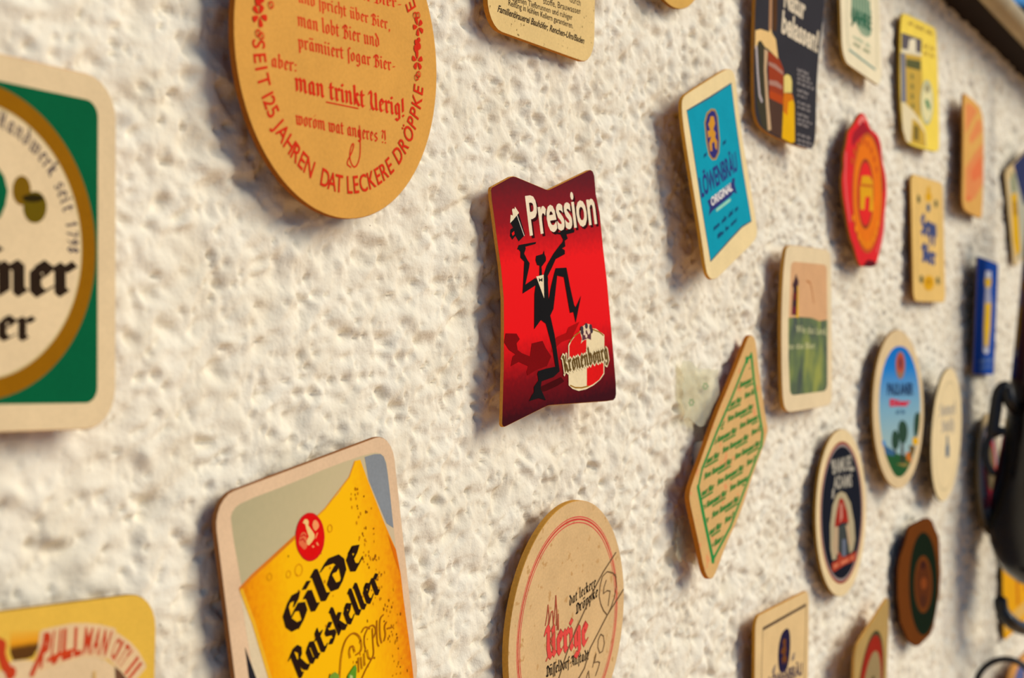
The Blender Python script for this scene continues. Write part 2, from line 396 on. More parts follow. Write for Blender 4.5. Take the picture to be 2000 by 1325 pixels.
t = n.new('ShaderNodeTexCoord'); a = n.new('ShaderNodeTexNoise'); a.inputs['Scale'].default_value = 38; a.inputs['Detail'].default_value = 5
l.new(t.outputs['Object'], a.inputs['Vector'])
r = n.new('ShaderNodeValToRGB'); l.new(a.outputs['Fac'], r.inputs[0])
r.color_ramp.elements[0].position = .30; r.color_ramp.elements[0].color = lin((230, 217, 190))+(1,)
r.color_ramp.elements[1].position = .62; r.color_ramp.elements[1].color = lin((241, 231, 208))+(1,)
# scattered grit specks in the render
v = n.new('ShaderNodeTexNoise'); v.inputs['Scale'].default_value = 620; v.inputs['Detail'].default_value = 2
l.new(t.outputs['Object'], v.inputs['Vector'])
mr = n.new('ShaderNodeMapRange'); mr.inputs[1].default_value = .745; mr.inputs[2].default_value = .80; l.new(v.outputs['Fac'], mr.inputs[0])
mx = n.new('ShaderNodeMix'); mx.data_type = 'RGBA'; l.new(mr.outputs[0], mx.inputs[0]); l.new(r.outputs[0], mx.inputs[6]); mx.inputs[7].default_value = lin((120, 95, 70))+(1,)
l.new(mx.outputs[2], b.inputs['Base Color']); b.inputs['Roughness'].default_value = .85; b.inputs['Specular IOR Level'].default_value = .08
f = n.new('ShaderNodeTexNoise'); f.inputs['Scale'].default_value = 700; f.inputs['Detail'].default_value = 5; l.new(t.outputs['Object'], f.inputs['Vector'])
bp = n.new('ShaderNodeBump'); bp.inputs['Strength'].default_value = .5; bp.inputs['Distance'].default_value = .0006
l.new(f.outputs['Fac'], bp.inputs['Height']); l.new(bp.outputs[0], b.inputs['Normal'])
me.materials.append(wm)
wall = link('wall_left', me); tag(wall, 'rough white plaster wall covered with beer mats', 'wall', kind='structure')

def simple(name, c, rough=.6, spec=.3, metal=0, scale=40, var=.12, bump=.0):
    m = bpy.data.materials.new(name); m.use_nodes = True
    n = m.node_tree.nodes; l = m.node_tree.links; b = n['Principled BSDF']
    t = n.new('ShaderNodeTexCoord'); a = n.new('ShaderNodeTexNoise'); a.inputs['Scale'].default_value = scale; a.inputs['Detail'].default_value = 5
    l.new(t.outputs['Object'], a.inputs['Vector'])
    mr = n.new('ShaderNodeMapRange'); mr.inputs[1].default_value = .3; mr.inputs[2].default_value = .7; mr.inputs[3].default_value = 1-var; mr.inputs[4].default_value = 1+var
    l.new(a.outputs['Fac'], mr.inputs[0])
    s = n.new('ShaderNodeVectorMath'); s.operation = 'SCALE'; s.inputs[0].default_value = lin(c); l.new(mr.outputs[0], s.inputs['Scale']); l.new(s.outputs[0], b.inputs['Base Color'])
    b.inputs['Roughness'].default_value = rough; b.inputs['Specular IOR Level'].default_value = spec; b.inputs['Metallic'].default_value = metal
    if bump:
        bp = n.new('ShaderNodeBump'); bp.inputs['Distance'].default_value = bump; l.new(a.outputs['Fac'], bp.inputs['Height']); l.new(bp.outputs[0], b.inputs['Normal'])
    return m
def tube(bm, path, rad, n=12, cap=True):
    path = [Vector(p) for p in path]; rads = rad if isinstance(rad, (list, tuple)) else [rad]*len(path); rings = []
    up = Vector((0, 0, 1))
    t0 = (path[1]-path[0]).normalized(); s = t0.cross(up)
    if s.length < .1: s = t0.cross(Vector((0, 1, 0)))
    s.normalize()
    for i, p in enumerate(path):
        t = (path[min(i+1, len(path)-1)]-path[max(i-1, 0)]).normalized()
        s = (s-t*s.dot(t)).normalized(); w = t.cross(s)
        rings.append([bm.verts.new(p+(s*math.cos(2*math.pi*k/n)+w*math.sin(2*math.pi*k/n))*rads[i]) for k in range(n)])
    for A, B in zip(rings[:-1], rings[1:]):
        for k in range(n): bm.faces.new((A[k], A[(k+1) % n], B[(k+1) % n], B[k]))
    if cap: bm.faces.new(rings[0][::-1]); bm.faces.new(rings[-1])
def mesh(name, bm, m, parent=None, smooth_=True):
    bmesh.ops.recalc_face_normals(bm, faces=bm.faces[:])
    me = bpy.data.meshes.new(name); bm.to_mesh(me); bm.free(); me.materials.append(m)
    if smooth_:
        for p in me.polygons: p.use_smooth = True
    return link(name, me, parent)
def boxm(bm, lo, hi, bev=0):
    r = bmesh.ops.create_cube(bm, size=1); c = [(a+b)/2 for a, b in zip(lo, hi)]; d = [b-a for a, b in zip(lo, hi)]
    for v in r['verts']: v.co = Vector((c[0]+v.co.x*d[0], c[1]+v.co.y*d[1], c[2]+v.co.z*d[2]))
    if bev: bmesh.ops.bevel(bm, geom=list({e for v in r['verts'] for e in v.link_edges}), offset=bev, segments=2, affect='EDGES', profile=.5)

# unseen terrace floor, added and tinted to bounce warm light onto the wall
bm = bmesh.new(); vs = [bm.verts.new(p) for p in ((-9, -12, 0), (9, -12, 0), (9, .0, 0), (-9, .0, 0))]; bm.faces.new(vs)
fl = mesh('floor', bm, simple('bounce_paving', (212, 164, 114), .8, .2, scale=6), None, False)
tag(fl, 'unseen terrace floor below the wall, added for warm bounce light', 'floor', kind='structure')
# wall coping: near-black strip on the wall with a rounded beige rail in front
bm = bmesh.new(); P = [(x, -.016, ztop(x)-.012) for x in np.linspace(-.6, 3.2, 9)]
for a_, b_ in zip(P[:-1], P[1:]):
    pass
A = [[(x, y, ztop(x)+dz) for x in (-.6, 3.2)] for y, dz in ((.004, -.015), (-.024, -.015), (-.024, .004), (.004, .004))]
V = [[bm.verts.new(p) for p in row] for row in A]
for i in range(4): bm.faces.new((V[i][0], V[i][1], V[(i+1) % 4][1], V[(i+1) % 4][0]))
bm.faces.new([v_[0] for v_ in V]); bm.faces.new([v_[1] for v_ in V][::-1])
tag(mesh('trim_1', bm, simple('dark_strip', (38, 26, 18), .8, .1), None, False), 'dark strip under the beige rail at the top of the wall', 'trim', kind='structure')
bm = bmesh.new(); tube(bm, [(x, -.034, ztop(x)-.0115) for x in np.linspace(-.6, 3.2, 24)], .0095, 16)
tag(mesh('trim_2', bm, simple('beige_rail', (172, 150, 104), .5, .3)), 'rounded beige rail running along the top of the wall', 'trim', kind='structure')
# dark roof of a building standing beyond the wall
be = bpy.data.objects.new('building', None); COL.objects.link(be); be.location = (9.2, 1.9, 0)
tag(be, 'dark roof of a building beyond the wall in the top right corner', 'building')
bm = bmesh.new(); boxm(bm, (-.9, -.75, 0), (3.5, 2.5, 3.01)); mesh('wall', bm, simple('house_wall', (70, 66, 60)), be, False)
bm = bmesh.new()
vs = [bm.verts.new(p) for p in ((-1.1, -.95, 2.97), (3.7, -.95, 2.97), (3.7, 2.7, 2.97), (-1.1, 2.7, 2.97), (-1.1, -.95, 3.05), (3.7, -.95, 3.05), (3.7, 2.7, 3.05), (-1.1, 2.7, 3.05), (-1.1, .8, 3.69), (3.7, .8, 3.69))]
for f_ in ((0, 1, 2, 3), (0, 4, 5, 1), (3, 2, 6, 7), (4, 8, 9, 5), (7, 6, 9, 8), (0, 3, 7, 8, 4), (1, 5, 9, 6, 2)): bm.faces.new([vs[i] for i in f_])
mesh('roof', bm, simple('slate', (22, 34, 36), .7), be, False)
RED = (216, 48, 22)
# --- green mat at the left edge
w_, h_, r_ = (94.0,94.5,10.9)
m = Mat('green and cream mat with a gold ring, cut off by the left edge', (0.2678,1.5242,0.0068,-0.0086,-0.0212,-0.0242), rrect(w_, h_, r_), (226, 198, 152), thick=1.5)
m.add('printed_panel', [rrect(80.4, 80.6, 4.2)], (4, 92, 54))
m.add('gold_ring', [circ(39.4, 96)], (146, 94, 4)); m.add('gold_ring', [circ(34.5, 96)], (196, 176, 120))
m.add('round_field', [circ(34.0, 96)], (228, 200, 154))
m.text('lettering', 'fner', [(2.5,-13.3),(30.3,-12.1),(2.4,-5)], (44, 30, 18), 'nib', w=.15, hair=.035)
m.text('lettering', 'er', [(7.7,-24.3),(16.8,-24.2),(7.7,-18.4)], (44, 30, 18), 'nib', w=.13, hair=.03)
m.arc('lettering', 'Handwerk seit 1798', 29.3, 79, -2, 3.3, (70, 58, 66), font='nib', up_in=False, w=.07, hair=.03)
m.add('hop_cones', [[(16.8,14),(16.7,13),(16.4,12.1),(15.9,11.2),(15.3,10.6),(14.6,10.1),(13.8,9.9),(13,10),(12.3,10.3),(11.7,10.8),(11.2,11.5),(10.9,12.4),(10.8,13.4),(10.9,14.4),(11.2,15.3),(11.6,16.1),(12.2,16.8),(13,17.2),(13.7,17.5),(14.5,17.4),(15.3,17.1),(15.9,16.6),(16.4,15.9),(16.7,15)]], (122, 88, 8)); m.add('hop_cones', [[(22.1,10.2),(22,9.2),(21.6,8.1),(21,7.2),(20.2,6.5),(19.2,6),(18.2,5.8),(17.2,5.8),(16.2,6.1),(15.4,6.7),(14.8,7.5),(14.4,8.4),(14.3,9.5),(14.4,10.5),(14.8,11.5),(15.4,12.4),(16.2,13.2),(17.1,13.7),(18.2,13.9),(19.2,13.9),(20.1,13.6),(21,13),(21.6,12.2),(22,11.3)]], (104, 84, 6)); m.add('hop_cones', [[(21.1,12.5),(21,12.2),(20.6,11.9),(20,11.6),(19.3,11.4),(18.4,11.2),(17.5,11.1),(16.6,11),(15.7,11),(15,11.1),(14.4,11.3),(14.1,11.5),(13.9,11.8),(14.1,12),(14.4,12.3),(15,12.6),(15.7,12.8),(16.6,13),(17.5,13.2),(18.4,13.2),(19.3,13.2),(20,13.1),(20.6,13),(21,12.8)]], (44, 34, 6))
m.add('hop_leaf', [[(0.4,21.3),(5.5,19.2),(8.1,16.6),(9.3,13),(8.5,9.3),(6.9,6.2),(2.1,3.8)]], (4, 92, 54))
m.done()

# --- large round ochre mat with red blackletter
m = Mat('large round ochre mat with red blackletter verse, cut off by the top edge', (0.4167,1.5938,0.0099,-0.0244,0.0090,0.0000), circ(54.4, 96), (222, 161, 74), edge=(160, 92, 30), thick=2.2)
L = 'lettering'
for txt, p in (
    ('n Bier-', [(10.9,18.9),(31.3,19.9),(10.8,21.5)]),
    ('und ſpricht über Bier,', [(-23.4,11.9),(25,11.5),(-23.7,14.7)]),
    ('man lobt Bier und', [(-23.6,4.3),(19.2,4.6),(-23.9,7.6)]),
    ('prämiiert ſogar Bier-', [(-23.2,-2.5),(28.2,-2.2),(-23.5,0.6)]),
    ('aber:', [(-36.4,-10.3),(-25.2,-10.2),(-36.4,-7.3)]),
    ('woróm wat angeres ?!', [(-24.2,-26.6),(23.4,-27.4),(-24.5,-23.4)])):
    m.text(L, txt, p, RED, 'nib', w=.10, hair=.02)
m.text(L, 'man trinkt Uerig!', [(-24.3,-16.2),(33.9,-17.1),(-24.7,-11.7)], RED, 'nib', w=.115, hair=.022)
m.add('underline', strip([(-9.5,-17.5),(7.6,-17.4)], .45), RED)
m.add(L, strip(smooth([(8.4,-23.1),(9.2,-31.6),(7.9,-35.6),(5.7,-37.4),(3.4,-35.3),(3.1,-32.2),(4.6,-29.2),(5.6,-29.6),(4.3,-32.5),(1.2,-36.3),(3.8,-37.2)], 2, False), .55), RED)
for txt, a0, a1 in (('SEIT', -177, -156), ('125', -154.5, -144.5), ('JAHREN', -142.5, -111.5), ('DAT', -105.5, -91), ('LECKERE', -88, -51), ('DRÖPPKE', -48, -6)):
    m.arc('rim_lettering', txt, 46.0, a0, a1, 5.8, RED, bold=.012, wk=.80)
m.arc('rim_lettering', 'E', 46.6, 27, 34, 6, RED, wk=.9)
def flower(cx, cy, r, rot=0):
    P = []
    for k in range(5):
        a = rot+k*2*math.pi/5
        P.append([(cx+r*.12*math.cos(a), cy+r*.12*math.sin(a))]+[(cx+r*q*math.cos(a+t), cy+r*q*math.sin(a+t)) for q, t in ((.55, -.42), (.95, -.30), (1.0, 0), (.95, .30), (.55, .42))])
    return P
for cx, cy, r in ((42.3, 15.6, 3.3), (41.9, 3.6, 3.4), (-42.8, 4.4, 3.6)):
    m.add('flower_ornament#%d' % (cx*10+cy), flower(cx, cy, r, cx), RED)
for cx, cy in ((42.0, 9.4), (-42.6, 10.2)):
    for k in range(4):
        m.add('hop_ornament#%d' % cx, [circ(1.5-.2*k, 10, cx-.9+(k % 2)*1.6, cy-1.6+k*1.1)], RED)
for cx, cy in ((40.3, 19.3), (42.0, 19.6), (41.5, -2.2), (42.6, -1.0), (-43.4, -1.0), (-41.9, -1.6), (-37.5, 8.6)):
    m.add('tendril_ornament#%d' % (cx*10+cy), annulus(.75, 1.2, 14, cx, cy), RED)
m.done()

# --- square cream mat with small print, top centre
w_, h_, r_ = (93.8,94.0,12.9)
DK = (70, 54, 34)
m = Mat('square tan mat with black small print and grime, cut off by the top edge', (0.5628,1.6666,0.0060,0.0083,0.0158,-0.0045), rrect(w_, h_, 12), (228, 194, 128), edge=(190, 120, 40),
        paper_mat=ink((228, 194, 128), speck=((120, 95, 50), 420, .66)), thick=2.1)
for txt, p, bd in (
    ('durch', [(22.8,-24),(32.9,-23.8),(22.7,-21.2)], 0.008),
    ('stoffe, Brauwasser', [(-1.1,-29.3),(33.1,-27.3),(-1.2,-26.6)], 0.008),
    ('eigenen Tiefbrunnen und ruhiger', [(-27.3,-33.1),(25.4,-31.2),(-27.4,-30.7)], 0.008),
    ('Reifung in kühlen Kellern garantieren.', [(-30.2,-35.5),(26,-34.6),(-30.2,-33.1)], 0.008),
    ('Familienbrauerei Bauhöfer, Renchen-Ulm/Baden', [(-38.8,-39.6),(36.5,-39.3),(-37.7,-36.9)], 0.022)):
    m.text(L, txt, p, DK, bold=bd)
m.done()

# --- round mat whose lower rim shows at the top
m = Mat('small lower rim of a round ochre mat at the top edge', (0.6917,1.7134,0.0060,0.0379,-0.0053,0.0000), circ(53.5, 96), (214, 166, 84), edge=(150, 96, 34)); m.done()

# --- charcoal mat
m = Mat('charcoal mat with a poured beer picture and cream lettering', (0.8481,1.6632,0.0092,-0.0827,0.0027,-0.1109), smooth([(-42.6,28.5),(-45.5,19.6),(-45,4),(-44,-15.1),(-40.4,-40.1),(-37,-47.6),(-30,-51.1),(-15.9,-52),(12.4,-50.8),(31.8,-49.3),(39.7,-47.3),(43,-43.2),(43.4,-33.9),(41.8,-13.4),(42,3.9),(44.4,22.3),(46.6,36.9),(47.5,49),(42.6,51),(9.1,44.4),(-36.7,34.4)], 1), (54, 51, 54), edge=(176, 120, 50), thick=2.1)
CR = (226, 208, 176)
m.text(L, 'Natur', [(-9.1,24),(20.2,24.6),(-9.1,35.9)], CR, bold=.035)
m.text(L, 'belassen!', [(-10.7,8.7),(40.5,10.6),(-10.1,21.3)], CR, bold=.035)
m.add('picture', [[(-28.4,25.8),(-24.9,26.8),(-23,5.9),(-26.9,4.8)]], (178, 132, 92))
m.add('picture', [[(-24.3,27),(-18.5,28.8),(-17,11.9),(-17.5,7.1),(-21.6,6.5)]], (86, 54, 26))
m.add('picture', [[(-41.2,-5.7),(-36.7,-3.2),(-30.5,-5.7),(-25.4,-29.9),(-18.5,-49.9),(-23.7,-51.1),(-29.8,-49.6),(-36.7,-39.2)]], (66, 60, 42))
m.add('picture', [[(-27,-6.8),(-19.7,-6.8),(-11.1,-7.5),(-5.5,-11.7),(-3.5,-19.2),(-4.5,-28.1),(-22.6,-27.9)]], (158, 62, 30))
m.add('picture', [[(-25.5,-12.3),(-16.1,-11.5),(-5.8,-13.1),(-5.4,-15),(-15.8,-14.3),(-25.3,-14.2)], [(-23.7,-22.3),(-13.5,-20.4),(-6.4,-21.3),(-6.1,-23.5),(-14.7,-23.7),(-23.4,-24.9)]], (176, 128, 108))
m.add('picture', [[(-22.5,-28.6),(-4.3,-29.4),(-2.5,-50.7),(-18.9,-50.7)]], (84, 58, 44))
m.add('picture', [[(-22.6,-27.9),(-4.2,-26.7),(-3.6,-31.6),(-22.1,-32.1)]], (186, 72, 22))
m.add('picture', [[(-3.9,-24.7),(7.3,-22.6),(11.4,-27.7),(14.4,-49),(9.3,-50.8),(-3.1,-50.6),(-3.3,-37.9)]], (236, 178, 8))
m.add('picture', [[(-3.9,-24.7),(7.3,-22.6),(10,-25.3),(3.1,-28.3),(2.5,-36.5),(-3.2,-35.2)]], (214, 118, 16))
m.add('picture', [[(-4.7,-15.5),(-1,-13.2),(3.7,-13),(6.4,-15.4),(6.9,-22),(-3.6,-24.6)]], (232, 208, 118))
m.add('picture', [[(-43.9,0.2),(-37.4,2.7),(-26.8,4.1),(-25.1,6.6),(-22.6,4.3),(-17.7,2.4),(-13.1,-7.7),(-18.5,-7),(-27.5,-5.6),(-31.1,-5.6),(-36.4,-3.4),(-39.8,-5),(-41.1,-8.7),(-43.3,-9.9)]], (238, 196, 126))
m.add('picture', [[(-31.6,-6.7),(-27,-6.8),(-27.6,-17.4),(-24.3,-29.7),(-17.8,-49.1),(-21.9,-50.7),(-26.1,-36.7),(-30.8,-18.2)]], (206, 170, 126))
m.add('picture', strip([(-41.6,-8.7),(-38.2,-22.7),(-34.7,-33.5),(-31.7,-36)], 2.4), (190, 176, 170))
for k, (y, n_) in enumerate(((590, 6), (625, 7), (660, 8), (700, 9), (760, 6), (800, 5), (860, 7), (900, 7), (960, 6), (1000, 8), (1040, 6), (1130, 7), (1175, 8), (1215, 8))):
    yy = y; x1 = 520+n_*16
    q = [(7.6,32.5),(32,34.5),(7.4,34)]
    dy = -yy/4.415/3.32
    m.illegible('small_print', n_*2, [(p[0]-dy*.11+1, p[1]+dy) for p in (q[0], (q[0][0]+(q[1][0]-q[0][0])*n_/9.2, q[0][1]+(q[1][1]-q[0][1])*n_/9.2), q[2])], (150, 140, 134))
m.done()

# --- cream mat with a green round emblem
w_, h_, r_ = (93.8,94.0,17.7)
m = Mat('cream mat with a striped green emblem, cut off by the top edge', (0.9934,1.7181,0.0068,0.0246,-0.0462,-0.0426), rrect(w_, h_, 13), (238, 222, 182), edge=(170, 130, 60))
GR = (104, 142, 112)
m.add('emblem', [[(-17.7,8.1),(13.3,15.8),(20.6,4.5),(26.4,-0),(23.3,-4.5),(25.5,-6.8),(21.1,-11.5),(24.6,-13.9),(20.4,-17.2),(11.4,-19.8),(0.3,-20.5),(-7.9,-18.3),(-13.5,-15.9),(-21.8,-16.7),(-24.9,-13.5),(-21.7,-6.1)]], (150, 166, 134))
ja, jb, jc, jd = [(-19.3,4.4),(22.3,7.6),(-21.7,-15.7),(19.2,-16.4)]
for k in range(7):
    f = k/6.; w = 1.5
    xt, yt = ja[0]+(jb[0]-ja[0])*f, ja[1]+(jb[1]-ja[1])*f; xb, yb = jc[0]+(jd[0]-jc[0])*f, jc[1]+(jd[1]-jc[1])*f
    m.add('emblem', [[(xt-w, yt), (xt+w, yt), (xb+w, yb), (xb-w, yb)]], GR)
m.text(L, 'JAHRE', [(-24.2,-16.9),(24.8,-12.1),(-23.1,-7.8)], (30, 92, 64), bold=.035)
m.add('border_line', strip([(-31.1,-36.9),(30.4,-37.5)], 1.6), (128, 156, 140))
m.add('border_line#2', strip([(-32.7,7.7),(-34,-31.9),(-29.8,-34.9)], 1.0), (206, 204, 170))
m.add('border_line#3', strip([(40.8,22.5),(35.9,-35)], 1.4), (216, 206, 166))
m.illegible('small_print', 9, [(-20.7,-27.1),(21.9,-25.5),(-20.5,-25.1)], (190, 198, 160)); m.illegible('small_print', 8, [(-20.1,-31.6),(20,-29.9),(-19.8,-28.9)], (168, 170, 130))
m.done()

# --- yellow mat with a house
m = Mat('yellow mat printed with a house and a pale oval crest', (1.1440,1.6876,0.0056,-0.0355,-0.0199,0.0224), smooth([(-40.9,43.8),(-36,46),(-28.8,46.8),(36.7,47.3),(43.2,46.3),(45.5,41.6),(47,14.6),(45.9,-41.9),(41.5,-46.5),(29.4,-47.8),(-23.7,-47.6),(-36.8,-45.8),(-44.4,-37.7),(-48.6,-18.6),(-47.9,2.9),(-44.5,28.7)], 1), (246, 214, 84), edge=(160, 120, 30))
m.add('picture', [[(-41.5,31.6),(7.1,33.4),(4.7,22.5),(-42.6,19.6)]], (96, 88, 90))
m.add('picture', [[(-22.8,29.2),(-7.6,31.7),(-8,20.8),(-27.2,20.8)]], (240, 226, 190))
m.add('picture', [[(-42.5,20),(6.2,23.1),(4.5,20.7),(-42.8,17)]], (226, 214, 180))
m.add('picture', [[(-45,16.7),(-31.6,17.6),(-34.7,-17.9),(-46.4,-18.3)]], (122, 122, 132))
m.add('picture', [[(-33.9,17.3),(4.5,20.7),(6,4.1),(-2.7,-27.6),(-34.9,-19.6)]], (202, 164, 66))
m.add('picture', [[(-31.9,14.2),(3.3,17),(2.1,9.8),(-32.5,8.1)]], (92, 92, 52))
for p in [(-18.8,2.9),(-19.4,-4.3),(-20,-11.5),(-19.2,-18.5)]: m.add('picture', [circ(3.0, 10, p[0], p[1], 2.4)], (110, 112, 60))
m.add('picture', [[(-46.4,-18.3),(-34.8,-18.7),(-18.1,-22.2),(-1.2,-27.5),(10.1,-34.4),(12.1,-45.3),(-23,-45.6),(-37.1,-45.5),(-44.2,-37.6)]], (232, 214, 168))
m.add('picture', [[(-21.4,-27.3),(-5.8,-29.7),(8.5,-35.4),(10.6,-45.4),(-25.9,-45.8)]], (206, 166, 60))
m.add('picture', [[(-19,-31.8),(-6,-32.3),(-6.9,-42.9),(-19.9,-42.7)]], (128, 106, 44))
m.add('crest', [[(31.9,-10.3),(31,-14.8),(29,-19.1),(26,-22.9),(22.4,-25.9),(18.4,-28),(14.1,-28.9),(10,-28.8),(6.4,-27.4),(3.3,-25.1),(1.1,-21.9),(-0.1,-18),(-0.3,-13.8),(0.6,-9.4),(2.6,-5.2),(5.4,-1.4),(8.9,1.6),(12.9,3.8),(17.1,4.8),(21.3,4.8),(25.1,3.5),(28.2,1.2),(30.5,-2),(31.8,-6)]], (180, 184, 150)); m.add('crest', [[(29.5,-10.6),(28.7,-14.4),(27,-18.1),(24.5,-21.4),(21.4,-24),(18,-25.8),(14.3,-26.6),(10.8,-26.5),(7.7,-25.4),(5.1,-23.3),(3.2,-20.6),(2.1,-17.2),(2,-13.5),(2.8,-9.7),(4.5,-6.1),(6.9,-2.9),(9.9,-0.2),(13.3,1.6),(16.9,2.5),(20.5,2.4),(23.7,1.4),(26.4,-0.6),(28.3,-3.4),(29.4,-6.8)]], (230, 218, 160))
m.add('crest', [[(10.7,-10.4),(18.3,-9.6),(23.9,-14.3),(20.5,-18.2),(13.3,-14.5)]], (66, 128, 84)); m.add('crest', [[(24,-0.9),(23,-2.7),(20.5,-4.3),(17.2,-5.1),(14,-5),(11.7,-4),(11,-2.4),(12,-0.6),(14.5,1),(17.8,1.8),(21,1.7),(23.3,0.8)]], (160, 150, 110))
m.illegible('small_print', 14, [(-24.1,39.8),(36.5,40.2),(-23.9,42.4)], (190, 158, 72)); m.illegible('small_print', 6, [(11.1,28.2),(40.1,29),(11.4,30.9)], (206, 170, 70))
m.illegible('small_print', 6, [(10.7,22.8),(39.6,23.5),(10.9,25.5)], (206, 170, 70))
m.done()

# --- ochre mat with faded orange print
m = Mat('ochre mat with a faded orange print beside the yellow house mat', (1.3037,1.6479,0.0073,0.0508,0.0030,-0.0676), smooth([(-49.1,43.2),(-42.8,46.2),(-29.7,47.3),(20.9,49.7),(35.7,46.1),(43.7,38.9),(48.4,12.1),(45.4,-38.8),(36.1,-44.4),(21.8,-45.1),(-34.9,-47.6),(-43.9,-43.9),(-46.7,-36.2),(-45.1,-4.2)], 1), (222, 166, 84), edge=(150, 96, 34))
m.add('faded_print', [[(-37.6,38.5),(-15.7,43),(15.1,43.5),(-14.4,27.8),(-35.5,14.1)], [(-33.3,-13.1),(10.2,8.4),(41,21.1),(47.8,-11.3),(5.9,-32.1),(-31.1,-38.9)], [(-20.8,14),(15.7,36.5),(31.4,38.1),(36.1,30.3),(-12.9,9.9)]], (226, 138, 78))
m.add('faded_print', [[(-27.8,-34.3),(-9.3,-32.9),(-9,-36.4),(-27.5,-38.4)], [(-11,-12.2),(33.9,9.6),(39.3,-6.8),(-2.9,-19.3)]], (226, 116, 66))
m.done()

# --- tilted mat at the right edge, upper
w_, h_, r_ = (94.0,94.5,4.3)
m = Mat('tilted cream mat with navy and yellow print at the right edge, above the lantern', (1.5019,1.6278,0.0111,-0.1481,0.0686,0.4206), rrect(w_, h_, 6), (226, 196, 140), edge=(120, 92, 40))
m.add('picture', [rrect(82, 80, 3, 3, 2, -4)], (190, 186, 160))
m.add('picture', [[(-25.9,45.6),(15.7,47.2),(29.1,-13.2),(-10,1.2)]], (52, 58, 96))
m.add('picture', [[(-37,21),(-23.3,18),(-25.5,-13.2),(-27.4,-37.9),(-38.7,-40.5),(-42.1,-22)]], (232, 178, 12))
m.add('picture', [[(-35.1,12.9),(-26.3,11.2),(-25.7,-3.1),(-35.6,-0.4)]], (186, 136, 10))
m.add('picture', [[(-32.1,41.4),(-24.2,36.2),(-24.4,18.9),(-35.3,22.9)]], (150, 152, 110))
m.done()

# --- tilted light blue mat
m = Mat('tilted cream mat with a turquoise panel and navy lion capsule', (0.7466,1.5853,0.0090,0.0616,-0.0536,0.3215), smooth([(-43.6,44.3),(-39.2,46.5),(-31.7,46.9),(-0.9,47.3),(31.1,47.6),(39.2,46.8),(45.8,44.6),(48.4,40.3),(44,15.2),(45.7,-13.8),(47.2,-41.9),(45.2,-45.7),(36.9,-47.4),(4.9,-47.3),(-28.8,-47.5),(-38,-46.4),(-43.6,-43.7),(-46.6,-39.4),(-45.9,-23.1),(-46.3,-1),(-46.7,20.7),(-46.1,36.1)], 1), (234, 208, 152), edge=(206, 146, 54))
TQ = (10, 150, 170); NV = (44, 54, 118)
pan = [(-38.2,39.5),(-0.8,39.2),(39.6,39.4),(38.1,23),(37.2,-4.1),(39,-36.2),(20.8,-34.8),(-2.6,-35.6),(-38,-37.2),(-38.6,-5.5),(-38,17.9)]
m.add('printed_panel', [pan], (70, 92, 104)); m.add('printed_panel', [inset(pan, 1.0)], TQ)
m.add('lion_capsule', [[(-14.5,28.8),(-8.7,32.5),(-0.3,33.1),(5.9,31.5),(8.4,27.4),(6,15.7),(1.6,9.8),(-5,7.6),(-11.2,8.7),(-15.4,12.1),(-16.4,19.4)]], (170, 128, 62))
m.add('lion_capsule', [[(-12.6,28),(-7.2,31.3),(-0.3,32),(4.8,30.6),(6.5,27.3),(4,16.1),(-0,10.8),(-5.6,8.8),(-10.1,9.5),(-13.4,12.4),(-14.1,19.2)]], (48, 46, 112))
m.add('lion_capsule', [[(-3.3,29.7),(1.7,28.7),(2.2,25),(-2.1,22.7),(1,20.3),(-1.2,18.5),(1.1,15.8),(-1.6,11.8),(-3.7,13.6),(-3.4,16.7),(-7.6,16.7),(-9,13),(-12.2,13.7),(-12,17.6),(-7,20.2),(-11.8,20.3),(-11.7,23.8),(-7.2,23.3),(-9,26.8),(-6.2,27.6)]], (206, 142, 40))
m.text(L, 'LÖWENBRÄU', [(-36.3,-4.5),(28.2,-5.2),(-36,5.2)], NV, bold=.03)
m.add('banner', [[(-28.3,-8.2),(-21.8,-8.3),(15.5,-8.7),(15.6,-7.2),(21.2,-7.8),(19,-10.7),(20.6,-16.3),(14.6,-14.1),(11.5,-15),(-23.3,-14.6),(-29.6,-15.4),(-26.2,-12.1)]], (48, 52, 112))
m.text(L, 'ORIGINAL', [(-23.4,-12.2),(14.1,-12.7),(-23,-8)], (236, 228, 216), bold=.03)
m.add('banner', strip([(-16.7,-15.9),(7.5,-16.4)], 1.6), (150, 206, 176))
m.illegible('small_print', 16, [(-25.7,-24.3),(20,-24.4),(-25.6,-22.4)], (24, 70, 110)); m.illegible('small_print', 13, [(-21.3,-29.7),(14.4,-29.4),(-21.3,-27.9)], (24, 70, 110))
m.illegible('small_print', 2, [(-23.2,12.7),(-17.1,12.7),(-23,14.7)], (24, 70, 110)); m.illegible('small_print', 2, [(9.6,12),(17.1,12),(9.8,14.1)], (24, 70, 110))
m.done()

